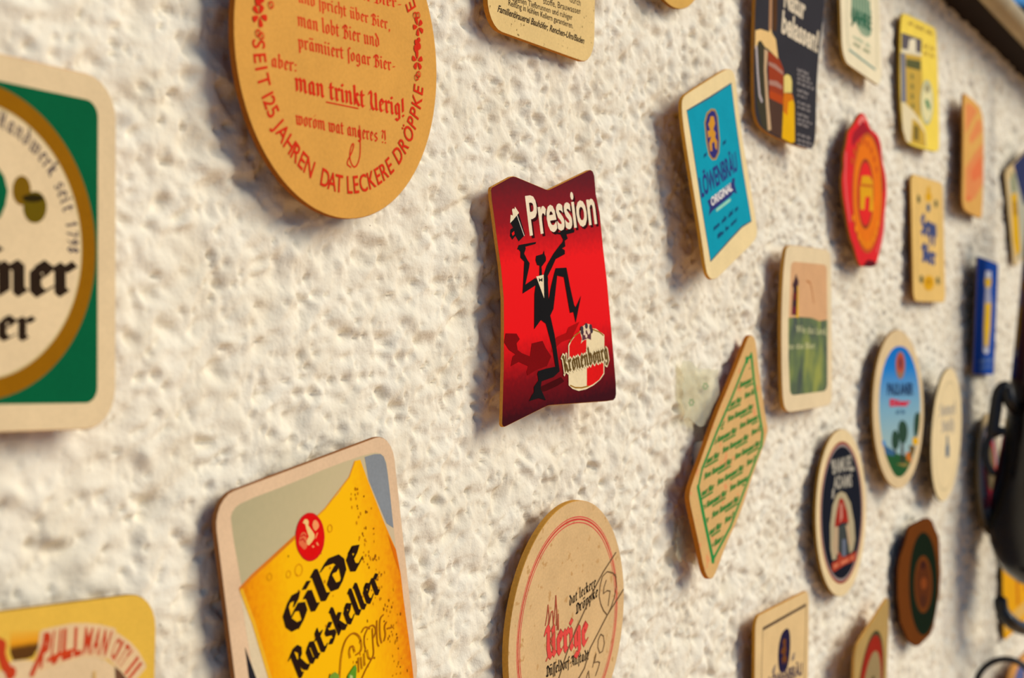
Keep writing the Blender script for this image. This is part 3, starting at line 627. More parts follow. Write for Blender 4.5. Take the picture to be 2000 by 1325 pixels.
# --- red wavy mat
out = smooth([(-14.3,47.4),(-4.9,50.9),(4.3,49.1),(12.2,42.3),(23,41.2),(32.7,39.6),(38.6,33.7),(40.5,24.5),(47.6,16.2),(50.9,7.1),(49.1,-1.8),(44.7,-11.8),(42.7,-23.1),(35.9,-33.1),(28,-41.1),(21.5,-47.8),(10.7,-45.9),(-1.3,-49.4),(-15.2,-50),(-22.9,-45.1),(-28.1,-38.5),(-36.6,-31.8),(-42.7,-21.8),(-46.6,-14.1),(-50.4,-6.4),(-52.1,3.4),(-47.3,11.5),(-48.1,17.8),(-41.1,26.6),(-37.4,34.8),(-26,39.7)], 1)
m = Mat('wavy-edged red mat with an orange ring and gold gate emblem', (0.9984,1.5966,0.0087,0.0101,-0.0165,0.0000), out, (222, 38, 40), edge=(150, 96, 40))
m.add('printed_panel', [smooth([(-2.9,45.8),(10.9,40.4),(27.7,37.6),(34.7,31.5),(38.9,18.1),(45.8,6.6),(37.8,-0.9),(31.6,20.9),(20.1,33.4),(1.4,38.7),(-19.8,30.6),(-29.1,24.7),(-28.6,33.9),(-12.4,41)], 1)], (160, 28, 38))
m.add('highlight_line', strip([(-12.3,43),(-5.1,47.2),(1.8,46.7)], 3.5), (232, 120, 110)); m.add('highlight_line#2', strip([(-42.5,20),(-44.5,3.7),(-41.9,-8.9),(-36.1,-21.4)], 3.0), (226, 96, 92)); m.add('highlight_line#3', strip([(43.4,-12.6),(36.2,-26.9),(24.5,-38.5)], 2.5), (226, 96, 92))
m.add('ring', [[(39.8,2),(39,-4.5),(37.3,-10.8),(34.7,-16.9),(31.4,-22.5),(27.4,-27.6),(22.8,-31.9),(17.8,-35.5),(12.5,-38.2),(7,-39.9),(1.5,-40.6),(-3.8,-40.4),(-9,-39.2),(-13.8,-37.1),(-18.1,-34.2),(-21.9,-30.4),(-25.1,-26),(-27.5,-21),(-29.2,-15.6),(-30,-9.8),(-30.1,-3.8),(-29.4,2.3),(-27.8,8.3),(-25.5,14.1),(-22.5,19.6),(-18.8,24.6),(-14.6,29),(-9.9,32.7),(-4.8,35.7),(0.6,37.7),(6.1,38.9),(11.6,39),(16.9,38.2),(22,36.3),(26.6,33.5),(30.7,29.9),(34.2,25.4),(36.9,20.2),(38.8,14.5),(39.8,8.4)]], (190, 84, 30)); m.add('ring', [[(37.3,1.8),(36.5,-4.3),(34.9,-10.2),(32.6,-15.9),(29.5,-21.2),(25.7,-26),(21.5,-30.1),(16.8,-33.4),(11.9,-35.9),(6.8,-37.6),(1.7,-38.3),(-3.4,-38.1),(-8.2,-37),(-12.6,-35),(-16.7,-32.2),(-20.2,-28.7),(-23.2,-24.6),(-25.4,-19.8),(-27,-14.7),(-27.8,-9.2),(-27.9,-3.6),(-27.2,2.1),(-25.7,7.8),(-23.6,13.3),(-20.8,18.4),(-17.3,23.1),(-13.3,27.3),(-8.9,30.8),(-4.2,33.5),(0.8,35.5),(6,36.5),(11.1,36.6),(16,35.8),(20.8,34.1),(25.1,31.4),(28.9,28),(32.1,23.8),(34.6,18.9),(36.3,13.5),(37.3,7.8)]], (232, 116, 14))
m.add('ring', [[(18.2,-0.5),(17.7,-4.2),(16.8,-7.8),(15.4,-11.3),(13.7,-14.5),(11.5,-17.5),(9.1,-20),(6.5,-22.1),(3.6,-23.7),(0.7,-24.7),(-2.3,-25.1),(-5.2,-25),(-8,-24.4),(-10.6,-23.2),(-12.9,-21.5),(-15,-19.3),(-16.7,-16.7),(-18,-13.7),(-18.9,-10.5),(-19.4,-7.1),(-19.4,-3.5),(-19,0),(-18.2,3.6),(-16.9,7),(-15.2,10.2),(-13.2,13.1),(-10.8,15.6),(-8.3,17.8),(-5.5,19.4),(-2.6,20.6),(0.4,21.1),(3.3,21.2),(6.2,20.6),(8.8,19.5),(11.3,17.8),(13.5,15.6),(15.3,13),(16.7,10),(17.6,6.7),(18.1,3.2)]], (150, 60, 30)); m.add('ring', [[(15.7,-0.7),(15.3,-4),(14.5,-7.3),(13.3,-10.4),(11.8,-13.3),(9.9,-15.9),(7.8,-18.2),(5.5,-20),(3,-21.5),(0.5,-22.4),(-2.1,-22.8),(-4.7,-22.7),(-7.1,-22.1),(-9.4,-21),(-11.5,-19.5),(-13.3,-17.5),(-14.8,-15.2),(-15.9,-12.5),(-16.7,-9.6),(-17.1,-6.5),(-17.2,-3.4),(-16.8,-0.1),(-16,3.1),(-14.9,6.1),(-13.4,9),(-11.6,11.6),(-9.6,13.9),(-7.3,15.8),(-4.9,17.3),(-2.3,18.3),(0.2,18.8),(2.8,18.8),(5.3,18.3),(7.6,17.3),(9.8,15.7),(11.7,13.8),(13.2,11.4),(14.5,8.7),(15.3,5.8),(15.7,2.6)]], (228, 40, 36))
for k in range(9):
    a = math.pi*(.18+.64*k/8)
    m.add('ring', [circ(2.6, 8, -1.5+33*math.cos(a), -1+33*math.sin(a))], (206, 84, 20))
for k in range(9):
    a = -math.pi*(.18+.64*k/8)
    m.add('ring', [circ(2.4, 8, -1.5+33*math.cos(a), -2+33*math.sin(a))], (242, 140, 20))
m.add('gate_emblem', [[(-10.3,6.4),(-8.7,9.1),(7.9,10.6),(15.4,7.8),(15.8,-12.1),(6.6,-12.8),(8.7,-3.1),(-2,-4),(-4.8,-12.7),(-14.3,-13),(-14.1,1)]], (226, 160, 20))
m.add('gate_emblem', [[(-11.9,3.7),(14.4,5.1),(14.2,3.4),(-12,2)]], (200, 96, 24))
m.add('tear', [[(-10.6,-49.8),(1.3,-45),(15.6,-45),(21.5,-47.8),(8.1,-49.4)]], (96, 18, 24))
m.done()

# --- tan mat with blue words
w_, h_, r_ = (92.5,92.9,7.6)
m = Mat('tan mat with two dark blue words and gold corner ornaments', (1.1733,1.5743,0.0043,-0.0002,-0.0214,0.0085), rrect(w_, h_, r_), (232, 190, 110), edge=(150, 96, 30))
BL = (70, 80, 120)
m.text(L, 'Sepp', [(-17.8,3.7),(21.9,1.3),(-18.5,14.9)], BL, 'nib', w=.19, hair=.07)
m.text(L, 'Bier', [(-16,-15.9),(17,-18.7),(-16.3,-6.7)], BL, 'nib', w=.19, hair=.07)
OL = (166, 142, 90)
m.add('border_line', strip([(-27.7,32.8),(-33.7,-2.8),(-34.4,-27.3),(-29.1,-32.5)], 1.3), OL); m.add('border_line#2', strip([(35.8,32.5),(34.4,0.3),(35.5,-28.6),(31.3,-32.7)], 1.3), OL)
m.add('ornament', [[(12.5,33.3),(11,31.5),(7.3,29.9),(2.4,29.1),(-2.4,29.3),(-5.8,30.3),(-6.9,31.9),(-5.5,33.8),(-1.8,35.3),(3,36.1),(7.9,36),(11.3,35)], [(7.7,38.1),(6.6,36),(4.3,34.5),(1.5,34.3),(-0.6,35.4),(-1.3,37.4),(-0.2,39.5),(2.1,41),(4.9,41.2),(7,40.1)]], (222, 164, 24))
for x, y in ((170, 240), (305, 280), (170, 1105), (328, 1130)): m.add('corner_ornament#%d' % (x+y), [[(p[0], p[1]) for p in circ(4.6, 10, *{(170, 240): (-26, 29), (305, 280): (24, 29), (170, 1105): (-23, -30), (328, 1130): (24, -30)}[(x, y)], 3.2)]], (90, 90, 56))
m.add('crest', [[(7,24.6),(6.1,22.8),(3.8,21.4),(0.7,20.8),(-2.2,21.1),(-4.2,22.2),(-4.9,23.9),(-3.9,25.7),(-1.6,27.1),(1.4,27.7),(4.3,27.5),(6.4,26.3)]], (96, 104, 116)); m.add('seal', [[(13.1,-31.9),(11.7,-34.2),(8.1,-36.1),(2.9,-37.5),(-3.1,-38.1),(-9,-37.7),(-13.8,-36.6),(-17,-34.8),(-17.9,-32.6),(-16.6,-30.4),(-13.1,-28.5),(-8,-27.1),(-2.1,-26.5),(3.9,-26.8),(8.9,-27.9),(12.1,-29.7)]], (224, 164, 20)); m.add('seal', [[(4.9,-31.3),(3.8,-32.5),(1,-33.4),(-2.7,-33.8),(-6.4,-33.6),(-9,-32.8),(-9.9,-31.7),(-8.8,-30.5),(-6,-29.6),(-2.3,-29.2),(1.4,-29.4),(4,-30.2)]], (196, 138, 20))
m.done()

# --- red notched mat in the middle
OUT = [(-42.2,44.2),(-41.5,45.2),(-27.5,49),(-25.5,49.2),(-23.6,49),(-2,43.6),(-0.5,43.4),(1,43.5),(33.9,50.9),(35.8,51),(37.5,50.3),(38.4,48.4),(38.6,40.5),(40.7,32.5),(41.5,16.2),(42.7,2),(42.9,-6.2),(43.2,-13.6),(43.6,-30.2),(43.8,-42.1),(43.3,-46.7),(42.3,-48.3),(40.6,-49),(34.2,-48.6),(-10.6,-44.1),(-13.1,-44),(-17.3,-44.4),(-44.1,-47.6),(-45.7,-47.7),(-46.8,-47.3),(-47.3,-46.3),(-43.1,-24.6),(-40.6,-8),(-39.3,2.1),(-39.5,14.3),(-40.5,22.8),(-41.4,32.9),(-42.2,40.4)]
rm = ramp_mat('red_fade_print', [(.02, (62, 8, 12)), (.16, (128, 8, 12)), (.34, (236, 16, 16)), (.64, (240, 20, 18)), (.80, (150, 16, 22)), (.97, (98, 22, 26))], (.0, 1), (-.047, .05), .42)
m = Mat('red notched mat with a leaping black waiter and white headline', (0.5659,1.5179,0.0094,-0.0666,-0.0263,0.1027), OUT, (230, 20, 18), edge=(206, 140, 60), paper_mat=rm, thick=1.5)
PK = (24, 22, 22)
def both(txt, p, dx, dy): return [(q[0]+dx, q[1]+dy) for q in p]
hp = [(-16.8,25.7),(37.6,28.3),(-18.1,41.1)]
m.text('headline', 'Pression', both('', hp, 1.3, -1.1), (52, 6, 8), bold=.022)
m.text('headline', 'Pression', hp, (244, 222, 186), bold=.022)
m.add('beer_mug', [[(-23.7,34.4),(-20.2,25.8),(-25.3,23.4),(-27.4,25.7),(-29.9,24.3),(-31.4,25.9),(-30.6,28.4),(-28.6,29),(-30.2,31),(-28.8,32)]], PK)
m.add('beer_mug', [[(-29.9,26.9),(-28,27.7),(-27.9,26.4),(-29.4,25.8)]], (226, 20, 18))
m.add('beer_mug', strip([(-25,33.6),(-21,25.6)], .5), (214, 200, 178))
m.add('beer_mug', [[(-30.5,30.9),(-29.7,34.1),(-28.1,33.8),(-28.4,36.1),(-27.5,36.6),(-26.7,36.1),(-26.1,37.2),(-23.5,34.7),(-28.4,31.9)]], (240, 220, 180))
SH = (124, 6, 8)
m.add('cast_silhouette', [[(-23.6,-22.6),(-21.6,-17.6),(-13.4,-17.4),(-11.4,-20.5),(-7.7,-24.4),(-11.6,-27.9),(-19.1,-28.4),(-26.6,-29.9),(-27,-28.3),(-25.5,-26.3),(-32.1,-23.8),(-38.1,-24.9),(-36.1,-21.2),(-34,-20.6),(-38.4,-18.4),(-41.4,-15.1),(-39.9,-11.7),(-32.1,-12.6),(-30.1,-15),(-32.6,-16.4),(-32.2,-19.1),(-29.3,-20.7)]], SH)
m.add('cast_silhouette', [[(-7.5,-22.7),(0.6,-19.5),(9.5,-18.6),(16.6,-12.5),(7.5,-13.9),(5.5,-16),(-2.4,-17),(-5.2,-18.5)]], (168, 10, 10))
m.add('cast_silhouette', [[(-17.7,-35.6),(-1.4,-33.6),(0.9,-35.7),(-4.5,-36.8),(-13.9,-37.8),(-17.2,-37.6)]], (70, 6, 8))
for q in ([(-26.9,20.4),(-25.5,22),(-12.5,22.6),(-13.1,21.8),(-20.9,21.1),(-20.6,20.4),(-22.1,18.4),(-20,15.7),(-18.6,14.4),(-19.3,12.6),(-23,6.1),(-15.4,8.2),(-13.8,7.4),(-14.9,5.4),(-25.5,2.7),(-22.4,15.2),(-25,17),(-24.7,19.4),(-25.8,20.2)],
          [(-13.3,17),(-8.2,17.5),(-7,18.9),(-6.9,17.3),(-6,16.1),(-6.2,14.6),(-8.1,13.4),(-9.9,12.4),(-10,8.7),(-12.1,8.8),(-11.3,12.9),(-13.1,13.3),(-14,15.3)],
          [(-9.3,8.2),(-5.7,12.8),(0,17.1),(5.6,20.4),(8,21.6),(8.5,22.5),(6.7,24.7),(1.2,25.4),(7.3,25.7),(8.4,26.5),(10.8,26.3),(18.3,26.3),(17.7,25),(11.4,24.5),(12.2,22.7),(9.7,21.9),(9.8,19.6),(7.1,18.9),(9.2,18),(8.9,16.4),(1.4,14.8),(-1.6,11.9),(-5.8,8.3),(-5.6,6.4),(-9.2,7.1)],
          [(-14.8,7.9),(-9,9.1),(-5.9,7.2),(-6.4,-1.7),(-3.8,3.9),(-0.6,9),(0.9,11.1),(9.4,10.8),(11.1,2.8),(13.3,-5.1),(14.4,-6.2),(19.5,-1.7),(13.5,-12.6),(12.3,-8),(9.5,-8.1),(7.7,1.8),(6.8,7),(1.6,8),(-1,0.8),(-3.3,-5.3),(-6.1,-7.8),(-3.9,-16),(-2.8,-25),(-2.2,-30.6),(-5,-29.2),(-6.7,-20.1),(-9.9,-10.8),(-13.5,-8.9),(-19,-12.1),(-16.8,1.8),(-15.3,5.6)],
          [(-18.4,-29.1),(-12.6,-28.8),(-3.3,-28.9),(-2.1,-31.1),(-7.3,-32.9),(-16.6,-33.5),(-17.8,-36.4),(-16.4,-38.4),(-14.4,-41.5),(-19.6,-39.9),(-26.9,-40.1),(-24.6,-38.1),(-22.8,-37.1),(-22.5,-34.9),(-18.8,-32.8),(-19.2,-30.1)]):
    m.add('waiter_silhouette', [q], PK)
m.add('shirt_front', [[(-14.6,8.7),(-8.9,9.1),(-9.9,-0.4)]], (238, 214, 172))
m.add('shirt_front', [[(-12.8,8.1),(-11.5,7.3),(-10,8),(-10.3,6.2),(-11.5,6.9),(-12.8,6.4)]], PK)
EM = (238, 216, 168)
shield = [(6,-21.4),(8,-19.4),(11.4,-17.7),(16.9,-16.2),(23.3,-15.8),(29.6,-16.7),(36.4,-20),(33.9,-36.6),(30,-38.7),(24.2,-40.3),(17.7,-41.2),(11.5,-41.1),(6.8,-39.6),(3.9,-37.7)]
m.add('shield', [shield], EM)
m.add('shield', [[(6.8,-21.7),(8.9,-19.7),(12.2,-18),(16.8,-16.7),(21.6,-16.3),(19.7,-29.3),(5.6,-30)]], (226, 22, 20))
m.add('shield', [[(20.2,-28.5),(34.5,-27.3),(33.2,-36.3),(29.1,-38.6),(23.4,-39.9),(18.4,-40.4)]], (226, 22, 20))
m.add('shield', strip([(5.3,-38),(9.1,-39.4),(14.3,-40.1),(19.7,-40.1)], .6), (158, 110, 20)); m.add('shield', strip([(26.8,-16.7),(32.2,-18.3),(35.4,-20.1)], .6), (158, 110, 20)); m.add('shield', strip([(7.3,-20.2),(10.4,-18.3),(16,-16.6)], .5), (158, 110, 20))
m.add('crown', [[(16.1,-21.6),(17.3,-19.9),(16.4,-17.1),(17.2,-15.8),(18.5,-14.7),(21.8,-13.7),(24.9,-14.4),(26.3,-15.5),(26.4,-16.7),(25.1,-18.9),(25.3,-21.2),(22.6,-20.4),(19,-20.5)]], (226, 198, 158))
m.add('crown', [circ(1.25, 10, *p) for p in [(17.9,-15.6),(21.7,-14.7),(25.2,-15.5),(17.9,-17),(25.7,-17.1)]], (70, 52, 58))
m.add('crown', [[(17.8,-17.4),(19.3,-18.5),(21.4,-16.2),(22.9,-18.6),(25.3,-17.5),(24.6,-20.9),(21.8,-20),(17.4,-20.6)]], (98, 54, 62)); m.add('crown', [circ(.9, 8, *p) for p in [(19.9,-17.6),(23.1,-17.5),(21,-18.9)]], (232, 200, 170))
kp = [(1.9,-32.3),(38,-30.9),(1.2,-27.2)]
m.text('brand_lettering', 'Kronenbourg', kp, EM, 'nib', w=.20, hair=.14)
m.text('brand_lettering', 'Kronenbourg', kp, (104, 78, 34), 'nib', w=.13, hair=.045)
m.done()

# --- lighthouse mat
m = Mat('cream mat showing a lighthouse above a green meadow', (0.8862,1.5057,0.0078,0.0156,0.0064,0.0134), smooth([(-41.5,44.2),(-38,47.5),(-29.8,48.7),(31.1,48.4),(41.5,47.5),(44.7,43.2),(45.9,22.2),(47.2,-12.8),(47.4,-42.2),(45.3,-45.9),(38,-47.1),(-31.1,-47.4),(-39.3,-46.1),(-44.6,-41.5),(-47.4,-27.2),(-48.4,4.8),(-45.9,29.1)], 1), (230, 206, 162), edge=(196, 140, 60), thick=2.2)
m.add('printed_panel', [[(-31.6,36.4),(-29.8,38.2),(-26.1,39.2),(31.2,39.1),(35.3,38.2),(36.4,36.4),(37.6,3.3),(-35.9,3.6)]], (216, 166, 118))
mead = bpy.data.materials.new('meadow_print'); mead.use_nodes = True
n = mead.node_tree.nodes; l = mead.node_tree.links; t = n.new('ShaderNodeTexCoord'); mp = n.new('ShaderNodeMapping'); mp.inputs['Scale'].default_value = (60, 34, 60); mp.inputs['Rotation'].default_value = (0, 0, .5)
l.new(t.outputs['Object'], mp.inputs[0]); a = n.new('ShaderNodeTexNoise'); a.inputs['Scale'].default_value = 1; a.inputs['Detail'].default_value = 3; l.new(mp.outputs[0], a.inputs['Vector'])
r = n.new('ShaderNodeValToRGB'); l.new(a.outputs['Fac'], r.inputs[0]); r.color_ramp.elements[0].position = .34; r.color_ramp.elements[0].color = lin((44, 52, 20))+(1,); r.color_ramp.elements[1].position = .68; r.color_ramp.elements[1].color = lin((146, 148, 26))+(1,)
q = r.color_ramp.elements.new(.5); q.color = lin((92, 108, 22))+(1,)
l.new(r.outputs[0], n['Principled BSDF'].inputs['Base Color']); n['Principled BSDF'].inputs['Roughness'].default_value = .55
m.add('printed_panel', [[(-35.9,6.8),(-17.6,7.4),(6.4,6.8),(21.3,4.9),(37.6,5.5),(37.8,-18),(37.9,-34.3),(35.9,-36.7),(31.7,-37.8),(-24.7,-37.7),(-30.3,-37.2),(-33,-35),(-35.8,-16.2)]], (80, 96, 24), mat=mead)
m.add('lighthouse', [[(-21.5,25.9),(-18.4,26),(-17.8,6.9),(-22.5,6.9)]], (226, 170, 30))
m.add('lighthouse', [[(-29.3,25.8),(-26.7,27.9),(-24.1,30.4),(-22.6,32.5),(-20.5,30.1),(-17.9,28.1),(-18.4,25.6),(-20.5,25.1),(-20.2,21.4),(-21.4,8.2),(-30.4,8.6),(-28.7,18.8),(-27.2,23.4)]], (70, 44, 46))
m.add('lighthouse', [[(-27.2,21.3),(-21,21.6),(-21.5,17.3),(-28.7,16.8)]], (110, 40, 36)); m.add('lighthouse', [[(-29.2,13.1),(-21.5,13.3),(-21.4,9),(-30.2,8.8)]], (110, 40, 50))
m.add('bird', strip([(-2.5,28.5),(3.7,27.6),(6.7,23.9),(10.6,15.8)], 1.3), (190, 126, 74))
WH = (206, 202, 150)
m.text(L, 'Wie das Land,', [(-22.7,-1.6),(36.2,-3.6),(-22.7,2.8)], WH)
m.text(L, 'so das Bier.', [(-36.2,-11),(14.9,-11.5),(-36.2,-7.3)], WH)
m.done()

# --- diamond-hung mat
out = smooth([(47,58.8),(50.4,61.5),(55.1,62.4),(60.3,60.4),(62.2,51.2),(66.4,30.6),(71.4,15),(73.3,10.9),(71.1,6.5),(64.7,1),(45.4,-14),(25.7,-32.1),(4.5,-45.2),(-7.1,-54.7),(-13.9,-59.5),(-18,-60.3),(-22.5,-58.9),(-26.6,-54.3),(-31.5,-41.1),(-37.9,-25.9),(-40.4,-19.9),(-40.6,-16.4),(-37.5,-11.7),(-20.7,2.8),(-0.1,21.6),(24.4,40.2)], 1)
m = Mat('tan mat hung on its corner with repeated green lettering in a green frame', (0.7450,1.4400,0.0085,0.0000,-0.0520,0.0000), out, (216, 172, 108), edge=(190, 112, 34), paper_mat=ink((216, 172, 108), speck=((222, 150, 96), 160, .6)), thick=2.6)
GN = (40, 138, 66)
fr = [(46,48.7),(53.1,51.3),(55.1,37.4),(60.6,19),(64.3,8.6),(61.3,1.8),(39.7,-14.7),(11.3,-36.9),(-14.6,-50.9),(-23.4,-29.3),(-29,-13.7),(-22.9,-4.9),(-1.2,12.6),(19.8,27.9)]
m.add('green_frame', strip(fr[1:6], 3.4), GN); m.add('green_frame', strip(fr[5:9], 1.9), GN); m.add('green_frame', strip(fr[8:11], 3.6), GN); m.add('green_frame', strip(fr[10:]+[fr[0], fr[1]], 1.9), GN)
m.add('green_frame', [circ(2.2, 8, *fr[0]), circ(2.2, 8, *fr[8])], GN)
GT = (60, 128, 56)
FRP = [(47.4,46.1),(51.5,46),(53.9,35.3),(59.1,19.1),(62.5,8.2),(59.8,1.9),(38.2,-14.6),(9.9,-36.7),(-13.5,-48.1),(-22.2,-29.5),(-27.3,-13.9),(-21.7,-5.5),(0,12),(21.1,27.4)]
def inside(p, P):
    c = False
    for i in range(len(P)):
        a, b = P[i], P[i-1]
        if (a[1] > p[1]) != (b[1] > p[1]) and p[0] < (b[0]-a[0])*(p[1]-a[1])/(b[1]-a[1])+a[0]: c = not c
    return c
rows = [(14.5,16.9),(50.9,22.3),(5.4,1.2),(15.4,18.7),(41.1,6.1),(31.1,12.5)]
o0, o1, o2, up, _e, o3 = rows
ba = (o1[0]-o0[0], o1[1]-o0[1]); uv = (1.2*(up[0]-o0[0]), 1.2*(up[1]-o0[1])); stp = (o3[0]-o0[0], o3[1]-o0[1]); rowv = (o2[0]-o0[0], o2[1]-o0[1])
q, ww, hh = nib('Bens Ramsauer Bier', w=.16, hair=.07)
for i in range(-5, 6):
    for j in range(-4, 5):
        s0 = (o0[0]+i*stp[0]+j*rowv[0], o0[1]+i*stp[1]+j*rowv[1])
        P = affine(q, ww, hh, s0, (s0[0]+ba[0], s0[1]+ba[1]), (s0[0]+uv[0], s0[1]+uv[1]))
        P = [f for f in P if all(inside(p, FRP) for p in f)]
        a_ = (s0[0]+.5*ba[0]-.55*uv[0], s0[1]+.5*ba[1]-.55*uv[1]); e_ = (s0[0]+.98*ba[0]-.55*uv[0], s0[1]+.98*ba[1]-.55*uv[1])
        seg = [(a_[0]+(e_[0]-a_[0])*k/6, a_[1]+(e_[1]-a_[1])*k/6) for k in range(7)]; seg = [p for p in seg if inside(p, FRP)]
        if len(seg) > 1: P += strip(seg, 1.0)
        if P: m.parts.setdefault(L, []); (m.order.append(L) if L not in m.order else None); m.parts[L].append((P, ink(GT), 9, None))
m.done()

# --- blue mat with a tall glass
w_, h_, r_ = (92.2,97.4,3.1)
m = Mat('royal blue mat with a tall yellow beer glass', (1.3520,1.5185,0.0068,0.0379,0.0353,-0.0262), rrect(w_, h_, 4), (20, 70, 158), edge=(96, 80, 76))
m.add('beer_glass', [[(-10.6,39.2),(14.2,40.3),(17.4,33.9),(15.2,22.7),(22.1,13.2),(21.3,-10),(18,-29.9),(4.9,-31.4),(-8.2,-29.3),(-11,-11),(-11.7,12.7),(-9,21.5),(-15.6,30.8)]], (160, 160, 176))
m.add('beer_glass', [[(-11.5,32.6),(15.7,33.8),(15.6,28.8),(3,24.8),(-12.5,27.2)], [(-8,11.8),(19.7,12.9),(19.6,-7.8),(13.9,-24.5),(-2.4,-24.3),(-9,-9.9)]], (232, 184, 30))
m.add('beer_glass', [[(-10.5,38.6),(13.2,39.7),(14.3,34.8),(-10.4,33.2)], [(-7.6,-26.6),(16.7,-26.6),(17.4,-29.7),(4.9,-31.2),(-7.1,-29.1)]], (206, 206, 214))
m.illegible('small_print', 9, [(-25.6,-39.8),(35.9,-37.9),(-26.3,-36.6)], (96, 120, 170), .09); m.illegible('small_print', 9, [(-24.6,-44.6),(35.8,-43.1),(-25.1,-41.9)], (84, 110, 166), .09)
m.done()

# --- round mat with a blue landscape
m = Mat('round cream mat with a blue sky and trees picture', (1.0728,1.4514,0.0101,-0.0425,-0.0161,0.0000), circ(55, 72), (222, 194, 146), edge=(150, 108, 44))
ell = [(7.3,43.7),(19.9,41.6),(32.5,33.9),(41.8,22.6),(47.7,7),(47.7,-5.3),(42.3,-19.4),(32.4,-32.1),(18.9,-42.4),(5.9,-46.9),(-5,-47.1),(-14.1,-44.4),(-25.7,-35.3),(-35.6,-23.1),(-41.3,-9.4),(-43,4.1),(-39.4,19.4),(-29.9,32.7),(-16,40.8),(-5.2,43.4)]
sk = ramp_mat('blue_sky_print', [(0, (150, 178, 176)), (.35, (120, 166, 186)), (.75, (24, 122, 196)), (1, (10, 104, 186))], (0, 1), (-.02, .045), .5, .02)
m.add('picture', [smooth(ell, 1)], (40, 120, 180), mat=sk)
m.add('picture', [smooth([(-34.2,-26.1),(-14.8,-28.7),(3.5,-32.3),(22.6,-33.5),(30.7,-32.5),(18.9,-42.4),(5.9,-46.9),(-5,-47.1),(-14.1,-44.4),(-25.7,-35.3)], 1)], (38, 86, 44)); m.add('picture', [[(-36.1,-22.1),(-11.8,-28.4),(-11.9,-31.8),(-30.5,-29.7)]], (56, 96, 130)); m.add('picture', [[(-38.3,-20.1),(-32.4,-19.9),(-29.6,-23.5),(-35.6,-23.6)]], (60, 130, 190))
m.add('picture', [smooth([(-4.3,-15.1),(-1.6,-9.3),(6.3,-7.6),(15.7,-10.5),(18.6,-17.2),(13.4,-24),(2.3,-25.3)], 1), smooth([(-18,-19.3),(-14.8,-14.5),(-7.4,-13.9),(-0.5,-19.2),(-2.4,-26),(-11.8,-28.4),(-17.1,-25.2)], 1), smooth([(33.8,-4.8),(42.1,-3.6),(47.4,-5.3),(43,-18.5),(32.9,-23),(30.7,-14.8)], 1)], (44, 70, 52))
m.add('picture', [[(2.4,-24.3),(7.1,-24.6),(8,-37.6),(1.7,-37.2)], [(-11.7,-27.4),(-8.7,-27.6),(-8.8,-30.6),(-11.9,-30.4)]], (60, 48, 40))
m.add('picture', [[(28,-21.7),(37.9,-21.3),(42,-24.5),(39.3,-26.9),(28.7,-26.8)]], (226, 170, 16)); m.add('picture', [[(12.4,-30.9),(24.3,-31.1),(24.9,-39.2),(13.5,-36)]], (196, 110, 40)); m.add('picture', [[(19.7,-26.3),(34.3,-27.7),(30.7,-33),(22.6,-33.5)]], (110, 84, 40)); m.add('picture', [[(-9.2,-37.4),(9.5,-38.2),(22.3,-39.6),(9.4,-40.7)]], (140, 120, 60))
m.add('crest', [[(14.2,30.1),(13.7,27.6),(12.5,25.3),(10.7,23.3),(8.4,21.8),(5.8,20.9),(3,20.7),(0.3,21.1),(-2.2,22.1),(-4.3,23.6),(-5.9,25.6),(-6.8,28),(-7,30.4),(-6.6,32.9),(-5.4,35.2),(-3.6,37.1),(-1.4,38.6),(1.2,39.6),(4,39.9),(6.7,39.5),(9.3,38.6),(11.4,37),(13,35),(14,32.6)]], (150, 112, 84)); m.add('crest', [[(12,31.7),(11.7,29.9),(10.7,28.3),(9.3,26.9),(7.5,25.8),(5.4,25.2),(3.2,25),(1.1,25.3),(-0.9,26),(-2.6,27.1),(-3.8,28.5),(-4.6,30.1),(-4.8,31.9),(-4.4,33.6),(-3.5,35.2),(-2.1,36.6),(-0.3,37.7),(1.7,38.3),(3.9,38.5),(6.1,38.3),(8.1,37.6),(9.8,36.5),(11.1,35.1),(11.8,33.4)]], (186, 78, 58)); m.add('crest', [[(6.9,31.7),(6.4,29.6),(5.1,28),(3.4,27.5),(1.7,28.1),(0.6,29.7),(0.2,31.8),(0.8,33.9),(2.1,35.5),(3.8,36),(5.4,35.4),(6.6,33.9)]], (96, 50, 60))
m.text(L, 'PAULANER', [(-25.6,10.5),(31.2,9.1),(-25.2,18.5)], (24, 44, 84), bold=.03)
m.text(L, 'Bier', [(-20.9,2.8),(24.3,1.5),(-20.7,7.4)], (206, 44, 66), bold=.05); m.illegible('small_print', 6, [(-7.5,-3.1),(12.8,-3.9),(-7.3,-0.6)], (70, 110, 140))
m.done()

# --- pale round mat
m = Mat('pale round mat with a faint grey crest and small blue bottle', (1.1961,1.4271,0.0123,0.0276,0.0415,0.0000), circ(51, 72), (234, 210, 160), edge=(96, 76, 44))
m.add('border_line', annulus(40.5, 42, 60, 2, -1), (206, 186, 142))
GYL = (186, 172, 146)
m.text(L, 'Samuel', [(-25.3,14.9),(26.4,14.9),(-26.6,21.9)], GYL, 'nib', w=.13, hair=.06); m.text(L, 'Smith', [(-18.3,2.8),(23.8,1.7),(-19.7,10.4)], GYL, 'nib', w=.13, hair=.06)
m.add('bottle_picture', [[(-1.3,-0.3),(3.7,-0.6),(7,-7.3),(10.4,-9.7),(10.9,-17.5),(-1,-17.2),(-3.3,-10),(-0.9,-7.4)]], (96, 112, 124))
m.done()

